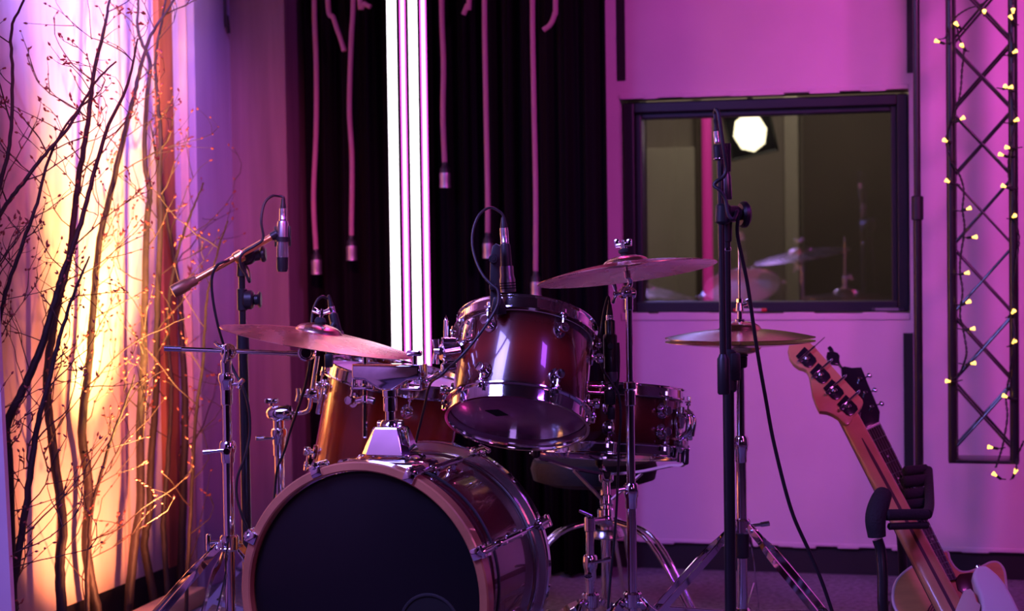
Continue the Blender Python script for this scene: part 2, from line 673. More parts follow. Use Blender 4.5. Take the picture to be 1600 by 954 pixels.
bc_strip('trim_13', 1087, 1094, BROWNW, .05)

# window: black frame, inner black lip and glass
FR = mat('black_window_frame', (.012, .011, .018), .4)
win = MB()
fw = .055
def ring(mb, x0, x1, z0, z1, f, b0, b1, bev=.004):
    mb.rbox(x0, x0 + f, b0, b1, z0, z1, bev)
    mb.rbox(x1 - f, x1, b0, b1, z0, z1, bev)
    mb.rbox(x0 + f, x1 - f, b0, b1, z0, z0 + f, bev)
    mb.rbox(x0 + f, x1 - f, b0, b1, z1 - f, z1, bev)
ring(win, WX0 + .008, WX1 - .004, WZ0 + .004, WZ1 - .012, .034, B_W + .028, B_W + .13)
ring(win, WX0 + .042, WX1 - .038, WZ0 + .016, WZ1 - .044, .020, B_W + .05, B_W + .12)
wo = struct(win, 'window_1', FR)
XF['window_1'] = Matrix()
gm = bpy.data.materials.new('window_glass')
gm.use_nodes = True
nt = gm.node_tree
nt.nodes.clear()
out = nt.nodes.new('ShaderNodeOutputMaterial')
mx = nt.nodes.new('ShaderNodeMixShader')
tr = nt.nodes.new('ShaderNodeBsdfTransparent')
tr.inputs[0].default_value = (.8, .8, .8, 1)
gl = nt.nodes.new('ShaderNodeBsdfGlossy')
gl.inputs[0].default_value = (.9, .9, .9, 1)
gl.inputs['Roughness'].default_value = .02
mx.inputs[0].default_value = .22
nt.links.new(tr.outputs[0], mx.inputs[1])
nt.links.new(gl.outputs[0], mx.inputs[2])
nt.links.new(mx.outputs[0], out.inputs[0])
MB().rbox(WX0 + .05, WX1 - .045, B_W + .075, B_W + .085, WZ0 + .03, WZ1 - .055).build(
    'window_pane', gm, wo, kind='structure')

# things seen through the glass
lc = P(1172, 207, 7.3)
t = thing('softbox_lamp', 'glowing round-cornered lamp seen bright through the window glass', 'lamp', lc)
ln = (CAM - lc).normalized()
M = frame(lc, ln, Z) @ Matrix.Rotation(rad(12), 4, 'Z')
MB().lathe([(.085, -.10), (.10, -.09), (.135, -.01), (.130, .0), (.12, -.01)], M @ Matrix.Rotation(PI / 4, 4, 'Z'), 4).build('housing', BLACKP, t)
MB().lathe([(0, .004), (.070, .002), (.078, -.004), (0, -.006)], M, 8, scale=(1, .86)).build('diffuser', mat('warm_lamp_glow', (1, .9, .7), .5, emit=(1, .88, .55), es=5.0), t)
MB().cyl(lc - ln * .10, lc - ln * .10 + Z * (CEIL - lc.z), .012).build('drop_rod', BLACKM, t)
pc = P(1105, 300, 7.4)
t = thing('neon_tube', 'magenta glowing tube standing behind the window glass', 'light tube', Vector((pc.x, pc.y, 0)))
MB().cyl((pc.x, pc.y, .06), (pc.x, pc.y, P(1105, 168, 7.4).z), .020).build('tube', mat('magenta_neon', (1, .1, .6), .4, emit=(1, .03, .42), es=.45), t)
MB().cyl((pc.x, pc.y, 0), (pc.x, pc.y, .07), .06, .03).build('base', BLACKM, t)
area('control_room_lamp', RM(-.9, 6.9, 2.5), RM(-1.0, 7.7, .8), .6, .4, (1, .86, .70), 19)

# ------------------------------------------------------------------ black curtain in the recess
VEL = mat('black_velvet', (.006, .003, .006), .95, spec=.1)
cur = MB()
a0, a1, bcur = A_PAN + .004, ab(hit_b(946, 477, B_CUR))[0], B_CUR + .035
N = 260
vs, fs = [], []
rnd = random.Random(7)
ph = [rnd.uniform(0, 6) for _ in range(4)]
for j, z in enumerate((.01, .9, 1.8, CEIL - .02)):
    for i in range(N + 1):
        x = i / N
        amp = .9 + .25 * math.sin(j * 1.3 + x * 9)
        off = amp * (.022 * math.sin(x * 96 + ph[0] + .8 * math.sin(x * 17)) + .010 * math.sin(x * 211 + ph[1] + j * .2))
        vs.append(RM(a0 + (a1 - a0) * x, bcur + off, z))
for j in range(3):
    for i in range(N):
        fs.append((j * (N + 1) + i, j * (N + 1) + i + 1, (j + 1) * (N + 1) + i + 1, (j + 1) * (N + 1) + i))
cur.add(vs, fs)
co = RM((a0 + a1) / 2, bcur, 0)
cur_o = solo(cur, 'curtain', VEL, 'black velvet curtain hanging in the recess behind the drums', 'curtain', co, smooth=80)
sm = cur_o.modifiers.new('thick', 'SOLIDIFY')
sm.thickness = .004

# ------------------------------------------------------------------ four vertical light tubes
TW = mat('white_tube_glow', (1, 1, 1), .4, emit=(1, .93, 1), es=3.2)
TM = mat('pink_tube_glow', (1, .6, 1), .4, emit=(1, .60, .97), es=2.4)
TE = mat('magenta_tube_glow', (1, .2, .9), .4, emit=(1, .10, .85), es=1.6)
tubes = [(615, 14.5, TW, 'leftmost white tube of the four vertical light tubes'),
         (632, 9, TM, 'first pink-edged tube, between the two white light tubes'),
         (648, 13.5, TW, 'second white tube, third from left of the vertical light tubes'),
         (664, 9.5, TM, 'rightmost pink-edged tube of the four vertical light tubes')]
BT = B_CUR - .04
for px, wpx, m, lab in tubes:
    q = hit_b(px, 240, BT)
    d = (q - CAM).dot(R3 @ Vector((0, 0, -1)))
    r = wpx / F * d / 2
    t = thing('light_tube', lab, 'light tube', Vector((q.x, q.y, 0)), 'vertical light tubes behind the drums')
    fc_ = Vector((-q.x, -q.y, 0)).normalized()           # the channels face the room
    sx_ = Z.cross(fc_)
    z0_, z1_ = .06, CEIL - .05
    hf = Vector((0, 0, z0_))
    pr = [Vector((q.x, q.y, 0)) + sx_ * (r * math.cos(a_)) + fc_ * (r * .6 * math.sin(a_) - .004) for a_ in [PI * k / 10 for k in range(11)]]
    dm = MB()
    loft(dm, [[p_ + Z * z0_ for p_ in pr], [p_ + Z * z1_ for p_ in pr]])
    dm.build('diffuser', m, t)
    hm = MB()
    w0, w1 = r + .0003, r + .0012
    co_ = [(-w0, .012), (-w1, .012), (-w1, -.010), (w1, -.010), (w1, .012), (w0, .012), (w0, -.006), (-w0, -.006)]
    pc_ = [Vector((q.x, q.y, 0)) + sx_ * x_ + fc_ * y_ for x_, y_ in co_]
    vs_ = [p_ + Z * z0_ for p_ in pc_] + [p_ + Z * z1_ for p_ in pc_]
    hm.add(vs_, [(i_, (i_ + 1) % 8, (i_ + 1) % 8 + 8, i_ + 8) for i_ in range(8)] + [(0, 1, 2, 7), (2, 3, 6, 7), (3, 4, 5, 6), (8, 15, 10, 9), (10, 15, 14, 11), (11, 14, 13, 12)])
    hm.build('channel', BLACKM, t, smooth=0)
    if m is TM:                                  # glowing rods added for the pink bloom along the slim tubes' edges
        for s in (-1, 1):
            c = Vector((q.x, q.y, 0)) + sx_ * (s * r * .80) + fc_ * .004
            MB().cyl((c.x, c.y, z0_), (c.x, c.y, z1_), .0026, n=8).build('edge_bloom', TE, t)
    MB().cyl((q.x, q.y, .0), (q.x, q.y, .06), r * 1.05).build('end_cap', BLACKP, t)
    MB().cyl((q.x, q.y, CEIL - .05), (q.x, q.y, CEIL), r * 1.05).build('end_cap', BLACKP, t)

# ------------------------------------------------------------------ bare lamp cables hanging in the recess
PINKC = mat('pale_fabric_cable', (.42, .17, .27), .7, bump=.2, bscale=300)
SOCK = mat('lamp_socket_metal', (.45, .36, .42), .35, .8)
BH = B_CUR - .05
def hang(pts, sock, lab):
    pt = [hit_b(x, y, BH) for x, y in pts]
    top = Vector((pt[0].x, pt[0].y, CEIL))
    t = thing('hanging_lamp_cable', lab, 'lamp cable', top, 'bare lamp cables hanging in front of the black curtain')
    MB().tube([top, (top + pt[0]) / 2 + U * .01] + pt, .0082, 10, 6).build('cable', PINKC, t)
    if sock:
        e = pt[-1]
        M = Matrix.Translation(e)
        MB().lathe([(0, .012), (.008, .010), (.010, -.004), (.015, -.010), (.016, -.028)], M, 18).build('collar', BLACKP, t)
        MB().lathe([(0, -.024), (.0165, -.024), (.0175, -.03), (.0165, -.05), (.0175, -.066), (.018, -.07), (.014, -.07), (.012, -.05), (0, -.05)], M, 18).build('socket', SOCK, t)
hang([(491, 0), (494, 100), (494, 200), (490, 310), (494, 394)], 1, 'leftmost hanging lamp cable, its socket low beside the purple wall')
hang([(552, -5), (549, 60), (546, 170), (550, 250), (549, 372)], 1, 'hanging lamp cable with socket, nearest left of the light tubes')
hang([(690, 0), (693, 100), (692, 180), (695, 258)], 1, 'hanging lamp cable with the highest socket, nearest right of the tubes')
hang([(757, 0), (759, 150), (762, 300), (762, 368)], 1, 'hanging lamp cable with its socket just behind the tom microphone')
hang([(832, 0), (834, 150), (837, 300), (837, 428)], 1, 'rightmost long hanging cable, socket beside the right crash cymbal')
hang([(512, -4), (521, 28), (531, 58), (538, 80)], 0, 'short slanting cable end at the top, left of the second hanging lamp cable')
hang([(868, -4), (867, 20), (860, 38), (849, 47)], 0, 'short hooked cable end at the top right of the curtain')
hang([(733, -6), (730, 8), (724, 23)], 0, 'tiny cable end at the top between the light tubes and long cables')
hang([(562, -6), (569, 5), (579, 11)], 0, 'tiny bent cable end at the top beside the second hanging cable')
pt = [hit_a(352, 0, A_FIN + .012), hit_a(355, 25, A_FIN + .012), hit_a(358, 52, A_FIN + .012)]
top = Vector((pt[0].x, pt[0].y, CEIL))
solo(MB().tube([top] + pt, .005, 8, 5), 'cable_end', CABLE, 'dark cable end hanging on the lilac timber return at top left', 'cable', top)

# marker pens lying on the sill of the window
def pen(px0, px1, py, body, cap, lab):
    p0, p1 = hit_b(px0, py, B_W + .013), hit_b(px1, py, B_W + .013)
    z_ = WZ0 + .0115
    p0.z = p1.z = z_
    t = thing('marker_pen', lab, 'pen', (p0 + p1) / 2)
    MB().cyl(p0.lerp(p1, .10), p0.lerp(p1, .86), .0050, n=14).build('barrel', body, t)
    MB().cyl(p0.lerp(p1, .84), p1, .0054, n=14).build('cap', cap, t)
    MB().cyl(p0, p0.lerp(p1, .12), .0054, n=14).build('end_plug', cap, t)
pen(1146, 1198, 484, mat('pale_plastic', (.5, .45, .5), .4), mat('red_plastic', (.5, .01, .02), .4), 'red-capped marker pen lying on the window sill behind the hi-hat')
pen(1362, 1412, 484, mat('grey_plastic', (.20, .18, .24), .4), mat('dark_plastic', (.03, .03, .05), .4), 'grey marker pen lying at the right end of the window sill')

# ------------------------------------------------------------------ drum parts
def dirt(t):
    """unit direction in the drum's own plane, 0 = towards the camera, growing to the right"""
    return Vector((math.sin(t), -math.cos(t), 0))


def flange_hoop(mb, R, L, s, h=.022):
    """pressed steel hoop at the end s (+1 top, -1 bottom) of a shell of radius R"""
    z0 = s * L / 2
    pr = [(R + .016, -.011), (R + .016, -.008), (R + .0075, -.0065), (R + .0065, h * .6), (R + .0065, h - .004),
          (R + .0115, h - .001), (R + .0115, h + .001), (R + .005, h + .001), (R + .003, h - .004), (R + .003, -.011)]
    mb.lathe([(r, z0 + s * z) for r, z in pr], None, 72, closed=True)


def disc_lug(mb, R, t, z, s):
    d = dirt(t)
    M = frame(d * R + Z * z, d, Z)
    mb.lathe([(0, .0), (.0155, 0), (.017, .002), (.016, .005), (.011, .0055), (.0095, .0035), (0, .0035)], M, 24, scale=(1.15, .92))
    B = frame(d * (R + .004) + Z * z, d, Z)
    mb.lathe([(0, 0), (.0065, 0), (.0065, .008), (.0105, .010), (.0112, .013), (.0112, .022), (.0100, .0245), (0, .026)], B, 20)


def rod(mb, R, t, z, zh, s):
    d = dirt(t)
    p = d * (R + .0165)
    mb.cyl(p + Z * z, p + Z * (zh + s * .006), .0026, n=8)
    mb.cyl(p + Z * (zh - s * .010), p + Z * (zh - s * .004), .0058, n=12)
    mb.cyl(p + Z * (zh + s * .001), p + Z * (zh + s * .013), .0046, n=6, bev=.0008)


def ear(mb, R, t, zh, s):
    d = dirt(t)
    M = frame(d * (R + .015) + Z * zh, Z, d)
    mb.box(.016, .017, .006, M, .002)


def make_drum(name, label, M, R, L, shell, lug_deg, lug_in, top, bot, hoop_h=.022, rods=True):
    t = thing(name, label, 'drum', M)
    n = 72
    h = L / 2
    MB().lathe([(R - .007, -h + .004), (R - .001, -h + .002), (R, -h + .006), (R, h - .006), (R - .001, h - .002), (R - .007, h - .004)],
               None, 96, closed=True).build('shell', shell, t, local=True)
    MB().lathe([(0, h + .001), (R - .004, h + .001), (R + .0015, h - .002), (R + .0015, h - .012), (R + .0005, h - .012),
                (R - .006, h - .001), (0, h - .001)], None, n).build('top_head', top, t, local=True)
    MB().lathe([(0, -h - .001), (R - .004, -h - .001), (R + .0015, -h + .002), (R + .0015, -h + .012), (R + .0005, -h + .012),
                (R - .006, -h + .001), (0, -h + .001)], None, n).build('bottom_head', bot, t, local=True)
    for s, nm in ((1, 'top_hoop'), (-1, 'bottom_hoop')):
        m = MB()
        flange_hoop(m, R, L, s, hoop_h)
        zh = s * (h - .0095)
        for a in lug_deg:
            ear(m, R, rad(a), zh, s)
        m.build(nm, CHROME, t, local=True)
    for a in lug_deg:
        for s in (1, -1):
            m = MB()
            disc_lug(m, R, rad(a), s * (h - lug_in), s)
            lg = m.build('lug', CHROME, t, local=True)
            if rods:
                m = MB()
                rod(m, R, rad(a), s * (h - lug_in), s * (h - .0095), s)
                m.build('tension_rod', CHROME, lg, local=True)
    return t


def euler(c, tilt, roll, spin=0):
    """drum placed at c: tilt = top leans away from the camera, roll = top leans to the right"""
    return (Matrix.Translation(c) @ Matrix.Rotation(rad(roll), 4, 'Y') @ Matrix.Rotation(rad(-tilt), 4, 'X') @
            Matrix.Rotation(rad(spin), 4, 'Z'))


# ------------------------------------------------------------------ bass drum
BYAW = rad(19)
BN = Vector((-math.sin(BYAW), -math.cos(BYAW), 0))       # towards the front head
BX = Z.cross(BN)
BR, BL = .262, .385
bc = P(566, 925, 3.97)
bf = Vector((bc.x, bc.y, .2995))                          # centre of the front head
bm_c = bf - BN * (BL / 2 + .022)
BM = Matrix(((BX.x, 0, BN.x, bm_c.x), (BX.y, 0, BN.y, bm_c.y), (BX.z, 1, BN.z, bm_c.z), (0, 0, 0, 1)))
bass = thing('bass_drum', 'big bass drum with black front head and copper-coloured wooden hoop', 'drum', BM)
h = BL / 2
MB().lathe([(BR - .008, -h), (BR, -h + .001), (BR, h - .001), (BR - .008, h)], None, 128, closed=True).build('shell', SHELL_B, bass, local=True)
MB().lathe([(0, h + .006), (BR - .006, h + .006), (BR + .003, h + .003), (BR + .003, h - .010), (BR + .001, h - .010), (BR - .008, h), (0, h + .002)],
           None, 128).build('front_head', HEADB, bass, local=True)
MB().lathe([(0, -h - .006), (BR - .006, -h - .006), (BR + .003, -h - .003), (BR + .003, -h + .010), (BR + .001, -h + .010), (BR - .008, -h), (0, -h - .002)],
           None, 128).build('batter_head', HEADW, bass, local=True)
HO = BR + .0265
for s, nm, mt in ((1, 'front_hoop', HOOPW), (-1, 'rear_hoop', HOOPR)):
    z0 = s * (h - .012)
    MB().lathe([(r, z0 + s * z) for r, z in ((BR + .006, 0), (HO - .002, 0), (HO, .002), (HO, .034), (HO - .003, .037),
                                              (BR + .009, .037), (BR + .006, .034))], None, 128, closed=True).build(nm, mt, bass, local=True)
# chrome rims of the two heads showing beside the hoops
for s, nm in ((1, 'front_rim'), (-1, 'rear_rim')):
    MB().lathe([(BR + .0045, s * (h - .018)), (BR + .0065, s * (h - .018)), (BR + .0075, s * (h - .0155)), (BR + .0065, s * (h - .013)), (BR + .0045, s * (h - .013))],
               None, 128, closed=True).build(nm, CHROME, bass, local=True)
MB().lathe([(HO - .0005, -h + .004), (HO + .0025, -h + .002), (HO + .003, -h - .012), (HO - .0005, -h - .014)], None, 128, closed=True).build('rear_hoop_inlay', CHROME, bass, local=True)
# sound hole in the front head
hc = Matrix.Translation(Vector((.148, -.060, 0)))
MB().lathe([(.062, h + .0055), (.063, h + .0085), (.066, h + .0095), (.069, h + .0085), (.070, h + .0055)], hc, 48, closed=True).build('port_ring', RUBBER, bass, local=True)
MB().lathe([(0, h + .0063), (.063, h + .0063), (.063, h + .0058), (0, h + .0058)], hc, 48).build('sound_hole', BLK, bass, local=True)


def bdir(deg):
    return Vector((math.cos(rad(deg)), math.sin(rad(deg)), 0))


for k in range(8):
    a = 21 + 45 * k
    d = bdir(a)
    tg = Vector((-d.y, d.x, 0))
    m = MB()
    # tube lug: two posts with a barrel between, along the shell
    for z in (-.052, .052):
        m.lathe([(0, 0), (.0115, 0), (.012, .003), (.0085, .006), (.0075, .016), (.0095, .019), (.0095, .029), (.007, .031), (0, .031)],
                frame(d * BR + Z * z, d, Z), 20)
    m.cyl(d * (BR + .024) - Z * .085, d * (BR + .024) + Z * .085, .0078, n=18)
    lug = m.build('lug', CHROME, bass, local=True)
    for s in (1, -1):
        m = MB()
        m.cyl(d * (BR + .024) + Z * (s * .08), d * (BR + .024) + Z * (s * (h + .014)), .0033, n=10)
        m.build('tension_rod', CHROME, lug, local=True)
        # claw hook over the hoop
        m = MB()
        zc = s * (h + .006)
        M = frame(d * (HO + .006) + Z * zc, Z * s, d)
        m.box(.012, .030, .044, M, .004)                       # saddle over the rim
        m.box(.022, .026, .008, frame(d * (HO - .006) + Z * (s * (h + .0275)), Z * s, d), .003)   # lip on the front
        m.cyl(d * (HO + .006) + Z * (s * (h - .034)), d * (HO + .006) + Z * (s * (h + .030)), .0098, n=18, bev=.003)
        m.cyl(d * (HO + .006) + Z * (s * (h + .030)), d * (HO + .006) + Z * (s * (h + .038)), .0062, n=4, bev=.001)
        m.build('claw_hook', CHROME, bass, local=True)
        if s < 0:                                              # tee handle on the rear key rods
            c = d * (HO + .006) + Z * (s * (h + .046))
            MB().cyl(c - tg * .016, c + tg * .016, .0062, n=14, bev=.003).build('tee_handle', CHROME, bass, local=True)
# folding spur on the right side
sd_ = bdir(-16)
m = MB()
m.box(.020, .036, .060, frame(sd_ * (BR + .010) + Z * .07, Z, sd_), .005)
m.cyl(sd_ * (BR + .016) + Z * .07 - Vector((0, 0, 0)), sd_ * (BR + .016) + Z * .07 + Vector((.20, -.212, .10)), .006, n=12)
m.build('spur', CHROME, bass, local=True)
sd_ = bdir(196)
m = MB()
m.box(.020, .036, .060, frame(sd_ * (BR + .010) + Z * .07, Z, sd_), .005)
m.cyl(sd_ * (BR + .016) + Z * .07, sd_ * (BR + .016) + Z * .07 + Vector((-.20, -.212, .10)), .006, n=12)
m.build('spur', CHROME, bass, local=True)
# mic cable lying round the shell
pts = [BM @ (bdir(a) * (BR + .0065 + (.02 if a > 92 else 0)) + Z * (h - .100 - .02 * math.sin(a * .03))) for a in range(84, -46, -6)]
q = [P(648, 694, 4.10)] + pts
solo(MB().tube(q, .0034, 8, 4), 'microphone_cable', CABLE, 'black cable draped over the shell of the bass drum', 'cable', q[0])

# ------------------------------------------------------------------ tom holder on the bass drum
d_m = 4.13
base = bm_c + Z * (BR) - BX * .018 + BN * .03
base = Vector((P(611, 705, d_m).x, P(611, 705, d_m).y, .2995 + BR))
hold = thing('tom_holder', 'chrome double tom holder on a trapezoid foot on top of the bass drum', 'drum mount', base)
m = MB()
X2 = BX
Y2 = Vector((-BX.y, BX.x, 0))
def sect(z, wx, wy, r=.35):
    c = base + Z * z
    out = []
    for (sx, sy) in ((1, -1), (1, 1), (-1, 1), (-1, -1)):
        ch = min(wx, wy) * r
        if sx * sy > 0:
            out += [c + X2 * (sx * wx) + Y2 * (sy * (wy - ch)), c + X2 * (sx * (wx - ch)) + Y2 * (sy * wy)]
        else:
            out += [c + X2 * (sx * (wx - ch)) + Y2 * (sy * wy), c + X2 * (sx * wx) + Y2 * (sy * (wy - ch))]
    return out
loft(m, [sect(.012, .070, .050), sect(.016, .071, .051), sect(.023, .064, .046), sect(.025, .058, .042), sect(.078, .038, .030), sect(.084, .034, .027), sect(.086, .028, .022)])
m.build('foot', CHROME, hold)
m = MB()
loft(m, [sect(-.008, .105, .060, .5), sect(.008, .10, .056, .5), sect(.013, .092, .050, .5)])
m.build('foot_plate', CHROME, hold)
for sx, sy in ((1, -1), (-1, -1)):
    m = MB()
    c = base + Z * .020 + X2 * (sx * .052) + Y2 * (sy * .040)
    m.cyl(c - Z * .002, c + Z * .006, .005, n=12)
    m.build('screw', CHROME2, hold)
m = MB()
m.cyl(base + Z * .084, base + Z * .100, .025, .022, n=24, bev=.004)
m.cyl(base + Z * .090 - X2 * .03, base + Z * .090 + X2 * .030, .009, n=14)
m.build('post_collar', CHROME, hold)
m = MB()
m.cyl(base + Z * .09, base + Z * .185, .0118, n=24)
m.cyl(base + Z * .118, base + Z * .150, .0158, n=24, bev=.002)
m.cyl(base + Z * .150, base + Z * .186, .0172, n=24, bev=.002)
m.build('post', CHROME, hold)
# bat-wing clamp head
hz = base + Z * .198
ol = [(-.082, .026), (-.083, .000), (-.076, -.008), (-.052, -.010), (-.036, -.020), (-.016, -.031), (0, -.033), (.016, -.031),
      (.036, -.020), (.052, -.010), (.076, -.008), (.083, .000), (.082, .026)]
top_ = [hz + X2 * x + Z * z_ for x, z_ in ol]
MB().poly(top_, .050, Y2, .006, 3).build('clamp_head', CHROME, hold)
for s in (-1, 1):
    # square eye of each arm clamp, open in the middle
    m = MB()
    c = hz + X2 * (s * .058) - Z * .016
    for dz, w_, hh in ((.010, .050, .006), (-.012, .050, .006)):
        m.box(w_, .040, hh, Matrix.Translation(c + Z * dz) @ Matrix(((X2.x, Y2.x, 0, 0), (X2.y, Y2.y, 0, 0), (0, 0, 1, 0), (0, 0, 0, 1))), .002)
    for dx in (-.023, .023):
        m.box(.006, .040, .026, Matrix.Translation(c + X2 * dx) @ Matrix(((X2.x, Y2.x, 0, 0), (X2.y, Y2.y, 0, 0), (0, 0, 1, 0), (0, 0, 0, 1))), .002)
    m.build('clamp_eye', CHROME, hold)
    m = MB()
    c = hz + X2 * (s * .060) + Z * .024
    m.cyl(c, c + Z * .022, .0062, n=14)
    m.box(.036, .012, .013, frame(c + Z * .026, Y2, X2) @ Matrix.Rotation(PI / 2, 4, 'X'), .004)
    m.build('wing_bolt', CHROME, hold)
# idle arm hanging on the left, hexagonal, with a memory lock
c0 = hz - X2 * .060 - Z * .010
c1 = P(570, 684, d_m - .02)
m = MB()
m.cyl(c0, c1, .0056, n=6, bev=.002)
arm = m.build('idle_arm', CHROME, hold)
mm = c0.lerp(c1, .34)
m = MB()
m.tube([mm + X2 * x - Z * (abs(x) * 9 * abs(x)) for x in (-.020, -.012, 0, .012, .022)], .0075, 12)
m.cyl(mm - (c1 - c0).normalized() * .008, mm + (c1 - c0).normalized() * .008, .0095, n=16)
m.build('memory_lock', CHROME, arm)
# arm to the tom: out to the right, then up
p_ = [hz + X2 * .060 - Z * .012, hz + X2 * .085 - Z * .012, P(683, 584, 4.13), P(693, 577, 4.13), P(696, 562, 4.13), P(697, 500, 4.14)]
MB().tube(p_, .0056, 12, 4).build('tom_arm', CHROME, hold)
MB().lathe([(0, .012), (.0052, .0), (.0052, -.01)], frame(P(697, 500, 4.14), (P(697, 480, 4.14) - P(697, 500, 4.14)), X2), 12).build('tom_arm_tip', CHROME, hold)

# ------------------------------------------------------------------ rack tom in front
TR_, TL_ = .152, .200
tc = P(816, 584, 4.20)
TM_ = euler(tc, 27, 7, 0)
tom = make_drum('rack_tom', 'glossy red-brown tom tilted over the bass drum, its clear lower head showing', TM_, TR_, TL_, SHELL_T,
                [-33, 27, 87, 147, 207, 267], .044, HEADW, HEADC)
hh = TL_ / 2 + .0016
MB().poly([Vector((x, y, -hh)) for x, y in ((-.075, -.008), (-.048, .018), (-.022, .004), (-.046, -.022))], .0012, (0, 0, 1)).build('black_patch', BLK, tom, local=True)
# bracket on its left side
bd = dirt(rad(-55))
m = MB()
M = frame(bd * (TR_ + .006) + Z * .055, bd, Z)
m.box(.050, .034, .012, M, .004)
for z in (.040, .070):
    m.cyl(bd * (TR_ + .010) + Z * z, bd * (TR_ + .016) + Z * z, .005, n=10)
br = m.build('bracket', CHROME, tom, local=True)
inv = TM_.inverted()
m = MB()
c = P(716, 547, 4.14)
m.cyl(c, P(688, 551, 4.12), .0215, .0195, n=28, bev=.004)
m.cyl(P(738, 540, 4.17), c, .020, n=24)
m.cyl(P(690, 575, 4.11), P(712, 572, 4.12), .011, n=18)
m.cyl(P(690, 533, 4.11), P(712, 533, 4.12), .009, n=18)
m.build('arm_clamp', CHROME, tom)
m = MB()
c = P(682, 548, 4.11)
for k, (x, y) in enumerate(((680, 530), (680, 568))):
    m.tube([c, c.lerp(P(x, y, 4.11), .55), P(x, y, 4.11)], lambda t: .006 + .004 * t, 12, 3)
m.cyl(c - X2 * .004, c + X2 * .012, .010, n=16)
m.build('wing_nut', CHROME, tom)

# ------------------------------------------------------------------ second tom, behind on the left
FR_, FL_ = .172, .26
fc = P(606, 670, 4.67)
FM = euler(fc, -4.5, 11.5, 0)
ftom = make_drum('hanging_tom', 'red-amber tom behind the bass drum, its pale top head showing', FM, FR_, FL_, SHELL_F,
                 [-76, -30, 15, 60, 105, 150, 195, 240], .046, HEADW, HEADC)
bd = dirt(rad(-92))
m = MB()
m.box(.090, .034, .014, frame(bd * (FR_ + .007) + Z * .05, bd, Z), .004)
m.cyl(bd * (FR_ + .012) + Z * .05, bd * (FR_ + .040) + Z * .05, .019, n=24, bev=.003)
m.build('bracket', CHROME, ftom, local=True)

# ------------------------------------------------------------------ snare drum
SR_, SL_ = .178, .135
sc_ = P(950, 660, 4.52)
SM = euler(sc_, 9, 3.2, 0)
snare = make_drum('snare_drum', 'shallow dark red snare drum with strainer on its right side', SM, SR_, SL_, SHELL_S,
                  [-3, 41, 86, 131, 176, 221, 266, 311], .043, HEADW, mat('snare_side_head', (.02, .016, .02), .4), hoop_h=.016)
bd = dirt(rad(63))
tg = Z.cross(bd)
m = MB()
m.box(.070, .030, .014, frame(bd * (SR_ + .006), bd, Z), .004)
m.tube([bd * (SR_ + .012) + Z * .030, bd * (SR_ + .030) + Z * .018, bd * (SR_ + .032) - Z * .018, bd * (SR_ + .014) - Z * .034], .0085, 14, 6)
st = m.build('strainer', CHROME, snare, local=True)
m = MB()
m.cyl(bd * (SR_ + .022) - tg * .022 + Z * .022, bd * (SR_ + .022) - tg * .022 + Z * .038, .008, n=14)
m.cyl(bd * (SR_ + .022) - tg * .022 - Z * .014, bd * (SR_ + .022) - tg * .022 + Z * .024, .003, n=8)
m.lathe([(0, 0), (.006, 0), (.012, .026), (.011, .028), (0, .028)], frame(bd * (SR_ + .022) - tg * .022 - Z * .014, Z), 16)
m.build('adjusting_screw', CHROME, st, local=True)
m = MB()
m.tube([bd * (SR_ + .026) + tg * .004 + Z * .034, bd * (SR_ + .044) + tg * .006 + Z * .010, bd * (SR_ + .040) + tg * .006 - Z * .030], .0055, 12, 5)
m.build('throw_off_lever', CHROME, st, local=True)
m = MB()
m.box(.020, .040, .020, frame(bd * (SR_ + .016) - Z * .050, bd, Z), .004)
m.cyl(bd * (SR_ + .020) - Z * .064 - tg * .02, bd * (SR_ + .020) - Z * .064 + tg * .02, .008, n=14)
m.box(.030, .030, .003, frame(bd * (SR_ + .012) - Z * .078, bd, Z) , .001)
m.build('wire_clamp', CHROME2, snare, local=True)

# ------------------------------------------------------------------ stands, cymbals
def cymbal(name, label, c, R, tilt, roll, m, flip=False, bell=.052, bh=.019, bow=.022, group=None):
    T = euler(c, tilt, roll)
    if flip:
        T = T @ Matrix.Rotation(PI, 4, 'X')
    top = [(.006, bh + .0006)]
    for i in range(1, 8):
        t = i / 8 * PI / 2
        top.append((bell * math.sin(t), bh * math.cos(t) ** .9))
    top += [(bell + .002, .0)]
    for i in range(1, 15):
        u = i / 14
        top.append((bell + .002 + (R - bell - .002) * u, -bow * (u ** 1.7) * .75 - bow * .25 * u))
    th = .0014
    prof = top + [(r, z - th) for r, z in reversed(top)]
    mb = MB().lathe(prof, None, 128, closed=True)
    o = mb.build(name, m, smooth=30)
    o.matrix_world = T
    XF[o.name] = T
    return tag(o, label, 'cymbal', group), T


def wing(mb, c, axis, span, L=.016, r=.0065):
    """wing screw: a shaft along axis and two ears along span"""
    axis, span = Vector(axis).normalized(), Vector(span).normalized()
    mb.cyl(c, Vector(c) + axis * L, r * .62, n=12)
    e = Vector(c) + axis * L
    mb.cyl(e - axis * .003, e + axis * .007, r, n=14)
    for s in (-1, 1):
        mb.tube([e + axis * .002, e + span * (s * .011) + axis * .004, e + span * (s * .021) + axis * .008], lambda t: r * (.6 + .35 * t), 10, 3)


def clampcol(mb, x, y, z0, z1, r):
    """height clamp sleeve on an upright tube"""
    h = z1 - z0
    mb.lathe([(r * .80, z0), (r * .84, z0 + h * .05), (r * .86, z0 + h * .40), (r * 1.0, z0 + h * .48), (r * 1.08, z0 + h * .70), (r * 1.0, z0 + h * .92), (r * .8, z1), (r * .5, z1)],
             Matrix.Translation((x, y, 0)), 28)


